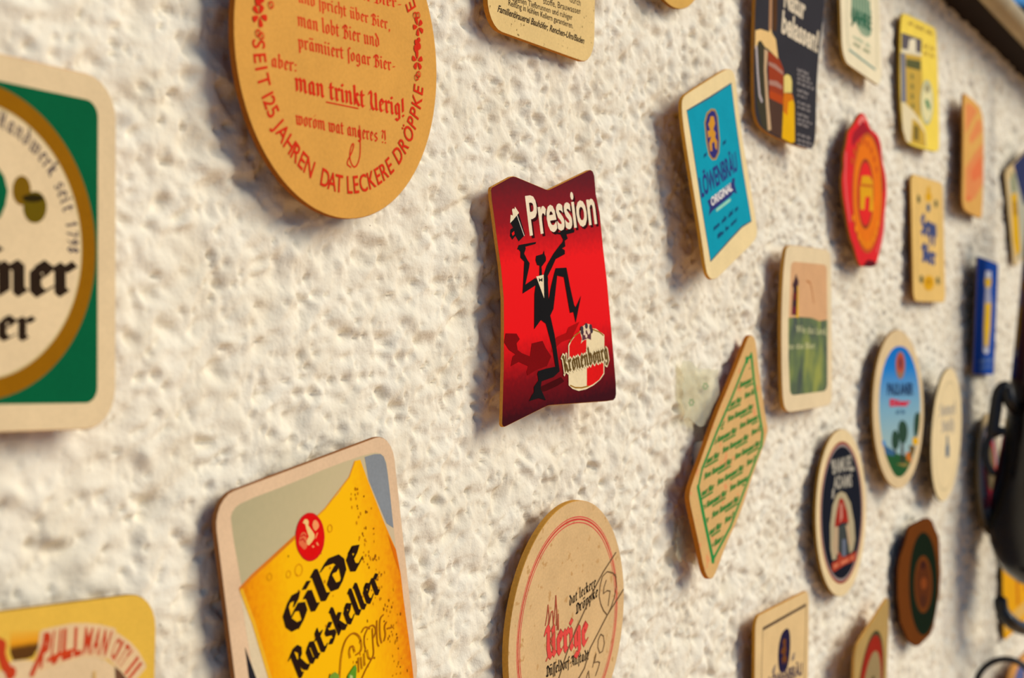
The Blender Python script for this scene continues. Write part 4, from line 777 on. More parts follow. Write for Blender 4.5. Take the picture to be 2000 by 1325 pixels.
# --- dark blue round mat
m = Mat('round cream mat with a navy field, red rim line and red-cloaked figure', (0.9563,1.3908,0.0063,0.0070,-0.0160,0.0000), circ(52.5, 72), (230, 204, 154), edge=(150, 110, 44))
m.add('rim_line', [circ(44.6, 72)], (150, 56, 36)); m.add('rim_line', [circ(43.0, 72)], (150, 132, 124)); m.add('printed_panel', [circ(41.4, 72)], (22, 24, 34))
GY = (168, 160, 142)
m.text(L, 'SAMUEL', [(-18.9,25.5),(24,25.8),(-18.5,34.2)], GY, bold=.03); m.text(L, 'ADAMS', [(-17.4,16.1),(21.3,14.8),(-17,23.8)], GY, bold=.03)
m.add(L, [[(-21.3,34.4),(-15.7,33.2),(-13.1,29.5),(-18.8,28.2)], [(17.4,26.5),(26.4,26.7),(26.9,24.4),(17.3,24.3)], [(-19.4,16.2),(-15.2,15.9),(-16.8,10.8),(-21.1,10.4)]], GY)
ar = [(-2.4,13.5),(7.7,11.3),(17.7,4.2),(24.5,-8.9),(26.4,-19.9),(22.1,-26.1),(14.5,-27.8),(11.9,-21.8),(10.2,-7.5),(4.4,4.6),(-0.7,8.5),(-7.1,6.5),(-14.7,-3.2),(-19,-14.8),(-13.1,-27.5),(-21.6,-27.4),(-25.4,-20),(-25.2,-5.5),(-19.9,6),(-11.1,12.1)]
m.add('figure', [ar], (176, 160, 124))
m.add('figure', [[(-14.8,-4.9),(-7.9,-9.1),(-8.1,-24.7),(-17.3,-25.7),(-21.1,-18)], [(6.6,-8.8),(14,-9.6),(17.8,-22.5),(11.9,-21.8)]], (186, 158, 122))
m.add('figure', [[(-1.8,9.5),(3.1,7.3),(10,-0.4),(13.2,-7.8),(-0.6,-6.3),(-12.1,-7.8),(-16.4,-7.3),(-11.6,1.7),(-6.5,8.2)]], (158, 40, 26))
m.add('figure', [[(-8.4,-8.1),(6.7,-7.1),(7.6,-17.8),(13.1,-27.2),(2.7,-28.2),(-10.1,-24.4)]], (62, 66, 62)); m.add('figure', [[(-4.2,6.2),(0.1,5.4),(0.5,-3),(-5.5,-6.3)]], (196, 130, 108)); m.add('figure', [[(-1.1,-16.8),(6.2,-17.6),(5.6,-28.1),(-1.7,-27.6)]], (104, 110, 124))
m.add('banner', [[(-23.1,-28.9),(-11.8,-28.6),(-8.6,-23.3),(-1.7,-28.1),(11.5,-28.4),(28.1,-27.7),(26.9,-33.4),(2.4,-33.4),(-19.2,-35),(-23.3,-33.6)]], (168, 62, 38)); m.illegible('banner', 10, [(-19.1,-32.8),(23.9,-32.1),(-19.5,-30.2)], (210, 120, 84), .08)
m.done()

# --- brown and green eight-sided mat
m = Mat('dark brown eight-sided mat with a black-green ring', (1.1337,1.3239,0.0085,-0.0726,0.0066,0.0000), [(9,44.7),(19.2,44.1),(26.1,41.2),(41.5,27.4),(44.2,11.7),(45.6,-0.8),(43.5,-15.1),(30,-38.4),(24.3,-42.9),(-0.4,-47.2),(-9.2,-46.1),(-25.5,-39.4),(-41.6,-23.4),(-47.2,-4.6),(-47.5,13.4),(-43.5,22),(-35.3,29),(-26,41.1),(-19.6,42.7)], (106, 54, 8), edge=(60, 28, 10))
m.add('ring', [[(39.2,-7.3),(39,-13.3),(37.9,-19),(36,-24.4),(33.4,-29.2),(30.2,-33.3),(26.4,-36.6),(22.2,-39.1),(17.6,-40.7),(12.8,-41.3),(7.8,-41),(2.9,-39.8),(-1.9,-37.6),(-6.4,-34.7),(-10.5,-31),(-14.3,-26.6),(-17.4,-21.7),(-20,-16.3),(-21.9,-10.7),(-23.1,-4.9),(-23.6,1),(-23.4,6.7),(-22.4,12.2),(-20.7,17.4),(-18.3,22.1),(-15.3,26.2),(-11.7,29.6),(-7.7,32.2),(-3.2,34),(1.5,34.9),(6.4,34.9),(11.3,33.9),(16.2,32),(20.8,29.2),(25.2,25.6),(29.1,21.3),(32.5,16.3),(35.3,10.8),(37.4,4.9),(38.7,-1.1)]], (14, 28, 10)); m.add('ring', [[(26.4,-6),(26.1,-10.1),(25.1,-13.9),(23.3,-17.3),(20.8,-20.2),(17.9,-22.4),(14.5,-23.9),(10.8,-24.5),(6.9,-24.4),(3.1,-23.4),(-0.6,-21.7),(-3.9,-19.3),(-6.9,-16.3),(-9.4,-12.8),(-11.2,-9),(-12.4,-4.9),(-12.8,-0.8),(-12.5,3.2),(-11.5,6.9),(-9.8,10.3),(-7.5,13.2),(-4.6,15.4),(-1.3,16.9),(2.3,17.7),(6.1,17.7),(10,16.8),(13.7,15.2),(17.2,12.8),(20.3,9.8),(22.8,6.3),(24.8,2.4),(26,-1.8)]], (106, 54, 10)); m.add('ring', [[(22.4,-5.4),(22.2,-8.8),(21.3,-12),(19.9,-14.8),(18,-17.1),(15.6,-19),(12.9,-20.2),(9.9,-20.7),(6.9,-20.6),(3.8,-19.9),(0.9,-18.5),(-1.8,-16.5),(-4.2,-14),(-6.2,-11.2),(-7.7,-8),(-8.6,-4.7),(-9,-1.3),(-8.7,2),(-7.9,5.1),(-6.6,7.8),(-4.7,10.2),(-2.4,12),(0.3,13.3),(3.2,13.9),(6.2,13.9),(9.3,13.2),(12.3,11.9),(15,9.9),(17.5,7.5),(19.5,4.6),(21.1,1.4),(22,-2)]], (88, 42, 12))
m.add('emblem', [[(11.9,10.2),(11.2,8.6),(9.1,7.6),(6.3,7.5),(3.5,8.3),(1.5,9.8),(0.7,11.6),(1.4,13.2),(3.4,14.2),(6.2,14.3),(9,13.5),(11.1,12)]], (56, 24, 16)); m.add('emblem', [[(13.5,-16.7),(12.7,-19.2),(10.2,-20.8),(6.9,-21),(3.5,-19.8),(1,-17.6),(0.1,-14.8),(0.9,-12.3),(3.3,-10.7),(6.7,-10.5),(10.1,-11.7),(12.6,-13.9)]], (74, 36, 16)); m.add('emblem', [[(14.4,-3.6),(13.6,-5.8),(11.1,-7.1),(7.7,-7.3),(4.4,-6.2),(1.9,-4.2),(0.9,-1.9),(1.8,0.3),(4.2,1.6),(7.6,1.8),(11,0.7),(13.5,-1.3)]], (130, 62, 20))
m.done()

# --- cream lion mat at the bottom
w_, h_, r_ = (93.9,94.0,6.9)
m = Mat('cream mat with a thin frame and navy lion capsule, cut off by the bottom edge', (0.8472,1.3033,0.0060,0.0170,0.0167,0.0171), rrect(w_, h_, r_), (224, 190, 134), edge=(196, 136, 46))
LN = (92, 72, 54)
m.add('border_line', strip([(-34.2,38.1),(41.1,38.8)], 1.8), LN); m.add('border_line', strip([(-34.5,38.1),(-35.2,26.9),(-36.2,10)], .9), (120, 100, 70)); m.add('border_line', strip([(41.1,38.8),(40.5,21.7),(39.6,-5.9)], 1.2), (150, 124, 84))
m.add('lion_capsule', [smooth([(6.4,31.4),(10.7,29.5),(13,24),(12.6,16.3),(10,9.9),(5.8,6.7),(-1.1,6.8),(-6,9.1),(-8.2,13.6),(-8.7,20.4),(-6.6,25.9),(-1.9,30.4)], 1)], (36, 28, 56))
m.add('lion_capsule', [[(1,26.3),(5,25.1),(4.7,21.5),(6.1,18.9),(4.1,16.6),(7,13.7),(5.7,10.3),(2.8,13.2),(-0.6,11.6),(-2.1,15.1),(1.3,17.1),(-4.3,19.1),(-1.6,21.3),(1.2,21.7),(-1,24.8)]], (112, 64, 26))
m.text(L, 'LÖWENBRÄU', [(-24,2.6),(35.7,-1.4),(-24.2,9.7)], (64, 52, 72), bold=.03)
m.illegible('small_print', 3, [(-18.3,10.5),(-12.2,10.4),(-17.7,13.3)], (150, 130, 110), .09); m.illegible('small_print', 3, [(15.6,10.4),(22.1,10.5),(15.5,13.4)], (150, 130, 110), .09)
m.done()

# --- tilted mat with red and dark oval at the bottom
w_, h_, r_ = (93.8,94.0,16.4)
m = Mat('tilted ochre mat with a red and black oval, cut off by the bottom edge', (1.0080,1.2714,0.0093,0.0628,0.0802,0.2231), rrect(w_, h_, 10), (176, 144, 84), edge=(206, 152, 74))
m.add('oval', [circ(38, 60, -2, -4, 42)], (72, 66, 40)); m.add('oval', [circ(35, 60, -2, -4, 39)], (150, 36, 18)); m.add('oval', [circ(27, 60, 1, -8, 31)], (150, 128, 86)); m.add('oval', [circ(5, 14, -12, 2, 7)], (150, 60, 40)); m.add('oval', [circ(7, 14, 4, -4, 10)], (80, 70, 40))
m.done()

# --- round tan mat with pencil marks
m = Mat('round tan mat with red rim lines and pencil scrawl at the bottom', (0.5855,1.3786,0.0055,0.0040,0.0465,0.0000), circ(53.2, 96), (218, 180, 126), edge=(206, 148, 62), paper_mat=ink((218, 180, 126), var=.09, speck=((196, 152, 96), 220, .62)), thick=2.8)
RR = (216, 84, 74)
m.add('rim_lines', annulus(46.0, 46.5, 96), RR); m.add('rim_lines', annulus(44.8, 45.6, 96), (206, 66, 58)); m.add('rim_lines', annulus(43.6, 44.1, 96), RR)
m.text(L, 'dat leckere', [(-1,8.8),(23,13.5),(-1.3,12.1)], (34, 26, 18), 'nib', w=.10, hair=.026)
m.text(L, 'Dröppke', [(5.6,4.3),(25.4,8.9),(5.3,7.7)], (34, 26, 18), 'nib', w=.10, hair=.026)
m.text(L, 'Düſſeldorf-Altſtadt', [(-19.4,-17.9),(18.9,-17.6),(-19.7,-14.4)], (34, 26, 18), 'nib', w=.10, hair=.026)
m.text('brand_lettering', 'Uerige', [(-18.7,-10.1),(16.8,-10.5),(-20,-0.4)], (150, 58, 40), 'nib', w=.15, hair=.05); m.text('brand_lettering', 'Uerige', [(-18.7,-10.1),(16.8,-10.5),(-20,-0.4)], (228, 78, 68), 'nib', w=.13, hair=.03)
for P in ([(-22.6,4.1),(-21.6,7.6),(-21,12.1),(-19.6,7.3),(-20.1,4.3)], [(-19.3,4.2),(-17.9,8.8),(-16.6,8.9),(-15.6,3),(-17.5,0.9)], [(-15.4,3),(-14.6,9.5),(-14.4,15),(-13,8.6),(-13,2.6)], [(-12,0.6),(-11.6,6.9),(-10.7,0.4)], [(-17.7,-2.7),(-14.8,-0.1),(-17.3,-3.9),(-14.4,-7.4)]):
    m.add('brand_lettering', strip(P, .8), (176, 84, 58))
PE = (120, 94, 62)
for P, w in (([(42.1,26.2),(30.3,19.3),(23.2,14),(9.7,1.6),(-0,-8.1),(-4.7,-14.5),(-8.5,-20.4),(-12.2,-25.8)], .8), ([(51.8,8.3),(36,-0.8),(20.2,-12.8),(15.4,-20.6),(10.3,-24),(6.2,-28.3)], .8), ([(43.7,15),(40.1,17.4),(34.1,18.8),(29.5,17.3),(27.5,13.8),(27,8.9),(28.8,5.3),(31.9,1.9),(36,-0.8),(39.6,2),(42.6,6.2),(44.4,11.5),(42.6,16.6)], .55),
             ([(33.5,15.1),(31.4,12),(31.2,9.5),(35,10.3),(37.9,9.6),(37.2,6.6),(36.6,3.3)], .5), ([(30.1,-8.3),(27.9,-10.4),(27.7,-13.7),(29.9,-16.6),(32.7,-16.3),(34.3,-13.2),(33,-9.6),(30.1,-8.3)], .5), ([(23.3,-21.7),(24.9,-18.2),(26.3,-16.2),(25,-19.9),(28.3,-20.1),(30.3,-20.9),(28.7,-23.5),(26.6,-26)], .5), ([(17.3,-25.9),(18.4,-23.7),(19.5,-22.6),(20.6,-26.6)], .5)):
    m.add('pencil_marks', strip(P, w), PE)
m.done()

# --- beer glass mat
w_, h_, r_ = (94.0,94.0,9.9)
m = Mat('cream mat with a full golden beer glass and red rooster badge', (0.4114,1.4140,0.0062,-0.0182,-0.0180,0.1620), rrect(w_, h_, r_), (226, 190, 150), edge=(150, 98, 56))
fo = ramp_mat('foam_print', [(0, (206, 184, 146)), (.5, (198, 180, 136)), (1, (176, 164, 124))], (-.7, .7), (-.02, .06), .55, .2)
m.add('picture', [smooth([(-40.4,38.7),(-38.6,41.4),(-34.1,42.6),(-11.2,42.5),(13.7,43),(32.9,42.4),(38.3,41.5),(41.7,38.7),(42.1,32),(41.7,11.4),(42.5,-2.3),(43.6,-41.2),(43.3,-67),(-36.8,-34.7),(-38.8,16.7)], 1)], (190, 174, 132), mat=fo)
m.add('picture', [[(-40,17.4),(-39.1,15.6),(-31.5,-14),(-28,-32.1),(-33.2,-30.1),(-38.6,-11.5),(-39.4,3.3)]], (222, 200, 160)); m.add('picture', [[(-40.9,-0.6),(-37.5,-11.9),(-35.6,-18.9),(-39,-17.6),(-40.8,-10.7)]], (40, 36, 40))
m.add('picture', [smooth([(26.9,42),(38.2,41.4),(41.4,38.8),(42,31.3),(41.7,8)], 1)], (136, 140, 142))
be_ = ramp_mat('beer_print', [(0, (214, 116, 6)), (.10, (238, 150, 4)), (.30, (248, 184, 4)), (.72, (250, 186, 4)), (.9, (242, 160, 6)), (1, (226, 120, 10))], (1, .0), (-.042, .044), .45, .16)
beer = [(-39.8,17),(-33.9,19.3),(-24.4,21.9),(-11.5,25.5),(-3.2,28.2),(5.2,30.3),(13,33.3),(20,37.3),(24.1,41.8),(27.2,41.5),(30.1,33.6),(36.9,16.7),(41.8,6),(43,-3.1),(43,-11.9),(43.8,-32.7),(43.8,-41.3),(44,-63.2),(-27.5,-34.8),(-32,-13.9),(-36.2,7)]
m.add('picture', [beer], (248, 182, 6), mat=be_)
m.add('picture', strip([(-39.7,17.1),(-34,19.2),(-24.4,21.8),(-11.5,25.4)], 1.3), (216, 122, 30)); m.add('picture', strip([(-11.5,25.4),(5.2,30.2),(20,37.2),(24,41.6)], .6), (226, 150, 40))
m.add('picture', strip([(-39.3,16.3),(-35.7,5.1),(-31.2,-14.5)], 1.6), (236, 176, 40)); m.add('picture', [[(37.9,12.5),(41.6,6.1),(42.5,-2.3),(40.2,3.8)]], (222, 110, 10))
rd = random.Random(5)
for k in range(150):
    t_ = rd.random(); bx = 815+t_*270+rd.gauss(0, 26)-30; by = 250+t_*1050+rd.random()*60
    if k > 110: bx = 470+rd.random()*520; by = 640+rd.random()*660
    px_ = (400+bx/2.732, 840+by/2.732)
    b0, b1, b2 = [(19.7,7.7),(49,-0.8),(22.9,24.6)]
    X_ = b0[0]+(b1[0]-b0[0])*(px_[0]-700)/100+(b2[0]-b0[0])*(1100-px_[1])/100; Y_ = b0[1]+(b1[1]-b0[1])*(px_[0]-700)/100+(b2[1]-b0[1])*(1100-px_[1])/100
    if inside((X_, Y_), inset(beer, 2)):
        m.parts['picture'].append(([circ(.22+.3*rd.random(), 6, X_, Y_, .3+.4*rd.random())], ink((206, 130, 8) if k % 3 else (150, 84, 10)), 14, None))
m.add('picture', annulus(1.6, 2.1, 16, *[(-11.6,14.6)][0]), (226, 150, 8)); m.add('picture', annulus(.9, 1.3, 12, *[(-16.8,14.8)][0]), (226, 150, 8)); m.add('picture', annulus(.9, 1.3, 12, *[(-25.9,16.7)][0]), (226, 150, 8)); m.add('picture', annulus(1.0, 1.4, 12, *[(6.6,23.3)][0]), (226, 150, 8))
m.add('rooster_badge', [[(3.3,21.3),(2.9,20),(2.4,18.8),(1.6,17.7),(0.6,16.8),(-0.5,16.2),(-1.7,15.7),(-2.9,15.5),(-4.2,15.5),(-5.5,15.7),(-6.8,16.2),(-7.9,16.9),(-9,17.8),(-9.8,18.9),(-10.6,20.1),(-11.1,21.3),(-11.4,22.7),(-11.4,24),(-11.3,25.4),(-11,26.7),(-10.4,27.8),(-9.7,28.9),(-8.7,29.8),(-7.7,30.5),(-6.5,31),(-5.2,31.2),(-4,31.3),(-2.7,31),(-1.4,30.6),(-0.2,29.9),(0.8,29),(1.7,28),(2.5,26.8),(3,25.5),(3.3,24.1),(3.4,22.7)]], (206, 24, 28)); m.add('rooster_badge', [[(2.6,21.5),(2.3,20.3),(1.8,19.2),(1.1,18.2),(0.2,17.4),(-0.8,16.7),(-1.9,16.3),(-3.1,16.1),(-4.2,16.1),(-5.4,16.3),(-6.6,16.7),(-7.6,17.4),(-8.6,18.2),(-9.4,19.2),(-10,20.3),(-10.5,21.5),(-10.7,22.7),(-10.8,24),(-10.7,25.2),(-10.4,26.4),(-9.8,27.5),(-9.2,28.5),(-8.3,29.3),(-7.3,30),(-6.3,30.4),(-5.1,30.6),(-4,30.7),(-2.8,30.5),(-1.6,30.1),(-0.6,29.4),(0.4,28.6),(1.2,27.7),(1.9,26.5),(2.4,25.3),(2.7,24.1),(2.8,22.8)]], (222, 14, 12))
RC = (240, 196, 120)
m.add('rooster_badge', [[(-7,28.8),(-5.8,29.7),(-4.6,29.4),(-3.9,28.4),(-4.4,27.3),(-2.7,25),(-1.8,23.5),(-2,22.4),(-3.9,21.4),(-5.2,20.9),(-6.1,21.4),(-6.2,22.6),(-4.7,23.7),(-5.2,25.1),(-5.7,27.2),(-5.8,28.1)]], RC)
m.add('rooster_badge', [smooth([(-9.5,24.4),(-8.3,25.9),(-6.7,25.8),(-5.6,24.6),(-6.1,23.2),(-6,20.9),(-7.6,20),(-8.9,21.3),(-10.2,22.8)], 1)], (228, 110, 66)); m.add('rooster_badge', strip([(-8.6,24.8),(-7.1,25),(-6.1,24.1)], .5), (206, 30, 24)); m.add('rooster_badge', strip([(-9.2,23.7),(-7.8,23.8),(-6.9,22.5)], .5), (206, 30, 24))
m.add('rooster_badge', [smooth([(-2.5,26.5),(-1.7,28),(-0.4,28.2),(0.8,26.8),(1.1,25.5),(-0.1,24.8),(-1.4,24.5)], 1), [(-0.5,23.8),(0.1,23.6),(-1.3,22.2),(-1.9,22.2)], [(-4,20.3),(-3.1,20.4),(-2.5,19.6),(-3.5,19.6)], [(-1.6,20.8),(-0.8,20.8),(-0.2,19.4),(-1.2,19.8)]], (244, 150, 90))
BK = (40, 22, 14)
m.text('brand_lettering', 'GilÐe', [(-18.3,-3.8),(21.4,7.1),(-20.9,3.5)], BK, 'nib', w=.125, hair=.03, ang=32)
m.text('brand_lettering', 'Ratskeller', [(-17.3,-18.8),(30.3,-5.3),(-19.6,-12.2)], BK, 'nib', w=.115, hair=.032, ang=30)
SC = (170, 100, 10)
for P in ([(17,-15.4),(18.9,-14.2),(21,-15.1),(21.6,-15.7)], [(20.3,-15.5),(18.3,-17),(17.7,-19.5),(18.1,-21.6)], [(21.7,-15),(23.6,-15),(25,-16.5),(24.7,-18.3),(23.1,-19.4)], [(23.1,-16.2),(22.5,-21.2),(22.4,-25.1),(20.2,-26.5),(17.2,-28.2),(14.2,-30.6)], [(26.1,-14.4),(25.2,-19.3),(25,-22),(25.6,-23.2)], [(30.1,-13.6),(28.1,-14.1),(27.3,-16.8),(26.9,-20.7),(27.4,-22.6)], [(31.4,-16.6),(29.8,-17.7),(30.3,-20.6),(28.9,-22.4)], [(31.6,-18.9),(34.3,-19.4)], [(13.6,-23.2),(12.9,-27.8)], [(15,-23.5),(14.8,-27.3)], [(16.9,-22.8),(16.5,-26.8)], [(18.8,-22.3),(19,-25.5),(21.6,-26)], [(2.3,-26.3),(4.6,-18.9),(7.5,-15.1),(10.9,-13.9),(13.4,-14.4),(15.8,-16.7),(16.2,-20),(15.2,-21.6),(12.6,-21.7)], [(11.9,-20.5),(11.6,-18.4),(10.1,-17.9),(8.9,-19.4),(9.2,-21.5)]):
    m.add('script_lettering', strip(smooth(P, 2, False), .55), SC)
m.add('leaf_picture', [[(11.1,-24.7),(11.8,-26.1),(10.8,-29.4),(8.8,-31.6),(5.6,-30.4),(6.6,-26.9),(9,-25.7)]], (96, 150, 36)); m.add('leaf_picture', [[(-2.7,-23.6),(0.1,-23.3),(2,-24.9),(1.8,-29),(-4,-26.9)]], (120, 156, 50)); m.add('leaf_picture', [[(7.8,-27),(9.2,-27.9),(8.9,-29.7),(7,-29.4)]], (190, 200, 120))
m.done()

# --- yellow mat bottom left
w_, h_, r_ = (94.0,94.0,10.3)
m = Mat('yellow mat with arched red lettering in the bottom left corner', (0.2827,1.3845,0.0061,-0.0178,-0.0181,-0.0488), rrect(w_, h_, r_), (230, 182, 70), edge=(150, 112, 40))
HL = (226, 190, 140)
m.add('picture', [[(-18.2,29.3),(-13.3,33.9),(-7.1,31.8),(-4.8,34.1),(0.5,33.7),(6.9,32.1),(18.2,33.2),(28,30.2),(31.4,28),(34.3,24.5),(38,14.7),(38.4,3.5),(-17.6,13.4)]], (224, 192, 146))
sun_ = ramp_mat('dusk_print', [(0, (84, 52, 22)), (.5, (96, 58, 20)), (.62, (228, 150, 26)), (1, (230, 182, 70))], (0, 1), (.0315, .0425), .55, .03)
m.add('picture', [[(-5.3,41.6),(4.1,40.8),(4.5,37),(2.4,34.3),(0.5,34),(-4,34.1),(-5.1,36.1)]], (110, 66, 24), mat=sun_)
base = [(4.4,31.3),(9.1,31.8),(15.3,32.7),(19.9,33),(24,32.5),(28,31.5)]; top = [(5.5,39.8),(10,40.1),(15.3,40.3),(20.6,39.8),(25.6,38.9),(30.5,37.5)]
base2 = [(29.5,31.1),(32,29),(34.5,26.5),(37.5,23)]; top2 = [(31.8,36.1),(36.2,33.4),(39.4,30.6),(42.4,26.6)]
m.add('lettering_halo', [base+top[::-1], base2+top2[::-1], [(1.2,29.5),(4.3,35.9),(5.5,40.6),(8.9,39),(6.8,32.9),(3.1,28.8)]], HL); m.add('lettering_halo', strip(base+top[::-1], 2.2, True), HL); m.add('lettering_halo', strip(base2+top2[::-1], 2.0, True), HL)
PR = (196, 62, 30)
m.path(L, 'PULLMAN', base, top, PR, .03); m.path(L, 'CITY II', base2, top2, PR, .02)
m.add(L, strip([(2.1,29.9),(4.6,34),(6.7,38.4)], 1.5), PR); m.add(L, [[(6.9,32.3),(10.7,33),(17,34.2),(16.8,34.9),(10.7,34.3),(7.1,33.3)]], (206, 66, 26))
m.add(L, strip([(-9.4,39.4),(-7.8,38.6),(-8,36.4),(-7.1,33.9),(-6.1,32.5)], 2.6), PR); m.add(L, [circ(1.7, 12, *[(-4.8,31.2)][0])], PR)
m.add('picture_detail', [[(31.4,28),(33.6,26.4),(35.9,24.1),(36,19.4),(32.3,20)]], (110, 74, 50)); m.add('picture_detail', [[(23.3,27.8),(24.2,27.9),(24.7,21.1),(22.9,21.3)]], (214, 170, 100))
m.done()

# --- round mat behind the lantern
m = Mat('round cream mat with pink and grey print half hidden by the lantern', (1.3642,1.3839,0.0069,0.0379,-0.0408,0.0000), circ(52, 72), (228, 200, 150), edge=(110, 88, 44))
m.add('picture', [circ(43, 60)], (120, 112, 120)); m.add('picture', [circ(39, 60)], (196, 190, 190)); m.add('picture', [circ(30, 40, 2, 6)], (222, 46, 66)); m.add('picture', [circ(20, 30, 6, 6)], (128, 108, 74)); m.add('picture', [rrect(60, 10, 2, 3, 0, -22)], (212, 52, 70))
m.done()
# --- yellow mat behind the lower hook
w_, h_, r_ = (94.0,94.0,8.0)
m = Mat('amber yellow mat behind the lower iron hook', (1.4804,1.2805,0.0075,-0.0894,0.0176,0.1360), rrect(w_, h_, 6), (236, 168, 18), edge=(120, 96, 44))
m.add('picture', [rrect(8, 60, 3, 3, -4, 4), rrect(6, 50, 2, 3, 18, 6)], (206, 116, 14)); m.add('picture', [rrect(84, 12, 3, 3, 0, -34)], (226, 178, 90))
m.done()
# --- orange and blue mat in the corner
w_, h_, r_ = (94.0,94.0,12.0)
m = Mat('orange mat with a slate blue centre in the bottom right corner', (1.4603,1.1649,0.0089,-0.0149,0.1075,0.0434), rrect(w_, h_, 8), (224, 160, 84), edge=(150, 96, 40))
m.add('picture', [rrect(76, 70, 4, 4)], (206, 150, 80)); m.add('picture', [circ(26, 40, 2, 14)], (96, 104, 150))
m.done()
# ---------------------------------------------------------------- clear film behind the corner-hung mat
fm = bpy.data.materials.new('clear_film'); fm.use_nodes = True
n = fm.node_tree.nodes; l = fm.node_tree.links; b = n['Principled BSDF']
b.inputs['Base Color'].default_value = lin((228, 222, 192))+(1,); b.inputs['Roughness'].default_value = .25; b.inputs['Specular IOR Level'].default_value = .6
tr = n.new('ShaderNodeBsdfTransparent'); tr.inputs[0].default_value = lin((246, 243, 222))+(1,); mxs = n.new('ShaderNodeMixShader'); mxs.inputs[0].default_value = .42
l.new(tr.outputs[0], mxs.inputs[1]); l.new(b.outputs[0], mxs.inputs[2]); l.new(mxs.outputs[0], n['Material Output'].inputs['Surface'])
fe = bpy.data.objects.new('clear_film', None); COL.objects.link(fe); fe.location = (.726, 0, 1.45)
tag(fe, 'crumpled clear plastic film sticking out behind the corner-hung mat', 'plastic film')
def film(name, x0, x1, z0, z1, y0, y1, seed):
    N = 22; u, v = np.meshgrid(np.linspace(0, 1, N), np.linspace(0, 1, N), indexing='ij')
    wob = perlin(u*20, v*20, 7, seed)
    xs = x0+(x1-x0)*u+.004*perlin(v*20, u*3, 5, seed+1)*(1-u); zs = z0+(z1-z0)*v-.006*u+.003*perlin(u*20, v*3, 6, seed+2)
    ys = y0+(y1-y0)*u+.0008*wob+.0005*perlin(u*40, v*20, 4, seed+3)
    bm = bmesh.new(); V = [[bm.verts.new((xs[i, j], ys[i, j], zs[i, j])) for j in range(N)] for i in range(N)]
    for i in range(N-1):
        for j in range(N-1): bm.faces.new((V[i][j], V[i+1][j], V[i+1][j+1], V[i][j+1]))
    return mesh(name, bm, fm, fe)
film('film_sheet', -.012, .032, .010, .038, -.0032, -.0046, 61)
film('film_flap', -.019, .003, -.058, -.037, -.0030, -.0036, 71)
bm = bmesh.new()
for cx, cz in ((-.008, .0184), (.010, .026)):
    for k in range(6):
        a = k*1.05; c = Vector((cx+.0028*math.cos(a), -.0062, cz+.0014*math.sin(a)))
        vs = [bm.verts.new(c+Vector((.0012*math.cos(a+t), 0, .0007*math.sin(a+t)))) for t in (0, 1.6, 3.1, 4.7)]; bm.faces.new(vs)
mesh('green_marks', bm, ink((110, 150, 96)), fe, False)

# ---------------------------------------------------------------- iron wall lantern at the right edge
IR = simple('black_iron', (14, 13, 13), .42, .45, 0, 200, .2, .0004)
gl = bpy.data.materials.new('dark_amber_glass'); gl.use_nodes = True
n = gl.node_tree.nodes; l = gl.node_tree.links; b = n['Principled BSDF']
t = n.new('ShaderNodeTexCoord'); s_ = n.new('ShaderNodeSeparateXYZ'); l.new(t.outputs['Object'], s_.inputs[0])
r = n.new('ShaderNodeValToRGB'); mr = n.new('ShaderNodeMapRange'); mr.inputs[1].default_value = 0; mr.inputs[2].default_value = .27
l.new(s_.outputs['Z'], mr.inputs[0]); l.new(mr.outputs[0], r.inputs[0])
r.color_ramp.elements[0].position = .55; r.color_ramp.elements[0].color = lin((16, 10, 8))+(1,); r.color_ramp.elements[1].position = .95; r.color_ramp.elements[1].color = lin((86, 44, 12))+(1,)
l.new(r.outputs[0], b.inputs['Base Color']); b.inputs['Roughness'].default_value = .18; b.inputs['Specular IOR Level'].default_value = .5
le = bpy.data.objects.new('wall_lantern', None); COL.objects.link(le); LC = Vector((1.350, -.0563, 1.292)); le.location = LC
tag(le, 'dark glass wall lantern on black iron scrolls at the right edge', 'lantern')
prof = [(0, 0), (.010, .0008), (.022, .005), (.032, .013), (.0395, .024), (.044, .038), (.0448, .055), (.0425, .078), (.0375, .105), (.033, .130), (.028, .165), (.0238, .205), (.0200, .245), (.0170, .282), (.0145, .310)]
bm = bmesh.new(); N = 40; rings = []
for rr, zz in prof[1:]: rings.append([bm.verts.new((rr*math.cos(2*math.pi*k/N), rr*math.sin(2*math.pi*k/N), zz)) for k in range(N)])
c0 = bm.verts.new((0, 0, 0))
for k in range(N): bm.faces.new((c0, rings[0][(k+1) % N], rings[0][k]))
for A, B in zip(rings[:-1], rings[1:]):
    for k in range(N): bm.faces.new((A[k], A[(k+1) % N], B[(k+1) % N], B[k]))
bm.faces.new(rings[-1]); mesh('glass_shade', bm, gl, le)
def spl(P, k=6):
    P = [Vector(p) for p in P]; out = []
    for i in range(len(P)-1):
        a, b_, c, d = P[max(i-1, 0)], P[i], P[i+1], P[min(i+2, len(P)-1)]
        for j in range(k):
            t_ = j/k; out.append(.5*((2*b_)+(c-a)*t_+(2*a-5*b_+4*c-d)*t_*t_+(3*b_-a-3*c+d)*t_**3))
    return out+[P[-1]]
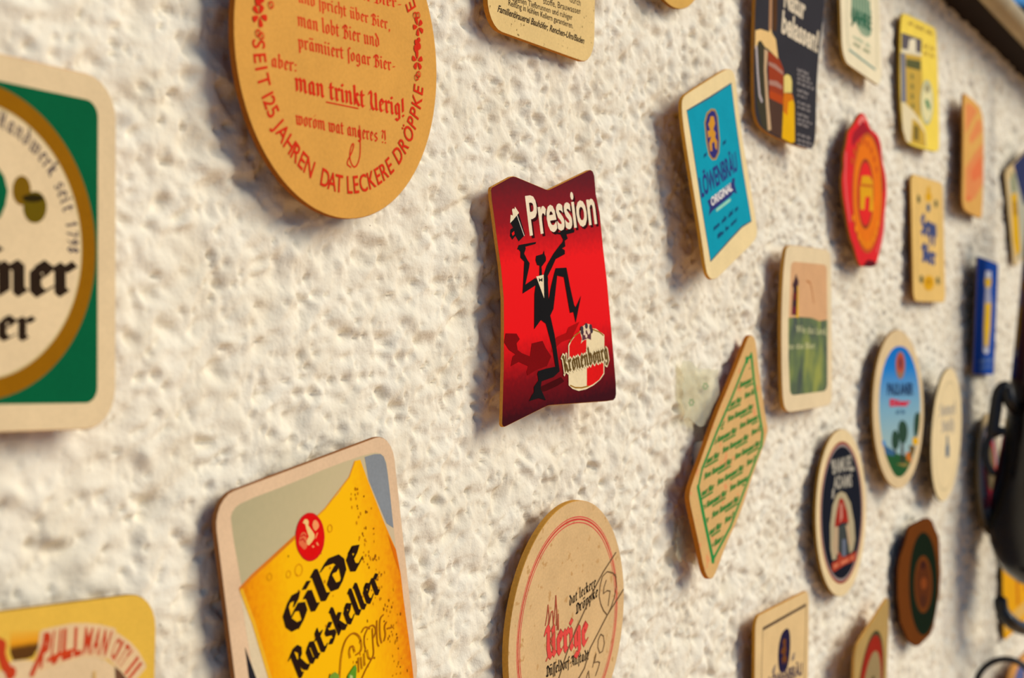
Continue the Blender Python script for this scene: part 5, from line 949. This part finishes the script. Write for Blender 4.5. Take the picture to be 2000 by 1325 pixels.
def rod(name, P, r_, k=6):
    bm = bmesh.new(); path = spl(P, k); rs = [r_]*len(path); rs[0] = rs[-1] = r_*.55
    path = [path[0]+(path[0]-path[1]).normalized()*r_*.5]+path+[path[-1]+(path[-1]-path[-2]).normalized()*r_*.5]; rs = [r_*.3]+[r_*.9]+rs[1:-1]+[r_*.9]+[r_*.3]
    tube(bm, path, rs, 12); return mesh(name, bm, IR, le)
rod('back_strap', [(0.0890,0.0054,-0.1194),(0.0890,0.0054,0.0550),(0.0890,0.0054,0.2363),(0.0890,0.0054,0.4629)], .005)
rod('hanger', [(0.0890,0.0054,0.4629),(0.0890,0.0054,0.5173),(0.1062,0.0155,0.5448),(0.1178,0.0356,0.5449)], .005)
rod('upper_scroll', [(0.0890,0.0054,0.1457),(0.0248,0.0173,0.1427),(-0.0339,0.0195,0.1536),(-0.0360,0.0232,0.1683),(-0.0391,0.0287,0.1637),(-0.0405,0.0312,0.1481),(-0.0418,0.0334,0.1292)], .0052)
rod('scroll_curl', [(-0.0418,0.0334,0.1292),(-0.0372,0.0254,0.1325),(-0.0403,0.0309,0.1321),(-0.0434,0.0363,0.1250),(-0.0447,0.0385,0.1140),(-0.0436,0.0367,0.1040),(-0.0412,0.0323,0.0972)], .0032)
rod('lower_hook', [(-0.0385,0.0276,-0.0053),(-0.0378,0.0265,-0.0146),(-0.0350,0.0213,-0.0230),(-0.0100,0.0178,-0.0326),(0.0291,0.0097,-0.0407),(0.0890,0.0054,-0.0469)], .0056)
c_ = [(-0.0366,0.0243,-0.0793),(-0.0246,0.0031,-0.0793),(-0.0366,0.0243,-0.0549)]; c_ = [Vector(p) for p in c_]
bm = bmesh.new(); ring_ = [c_[0]+(c_[1]-c_[0])*math.cos(2*math.pi*k/36)+(c_[2]-c_[0])*math.sin(2*math.pi*k/36) for k in range(37)]
tube(bm, ring_, .0026, 10, False); mesh('iron_ring', bm, IR, le)
rod('ring_arm', [(-0.0246,0.0031,-0.0793),(0.0323,0.0040,-0.0923),(0.0890,0.0054,-0.1036)], .004)
rod('glass_collar', [(0.0890,0.0054,0.3179),(0.0475,-0.0025,0.3191),(0.0064,-0.0111,0.3179)], .006)
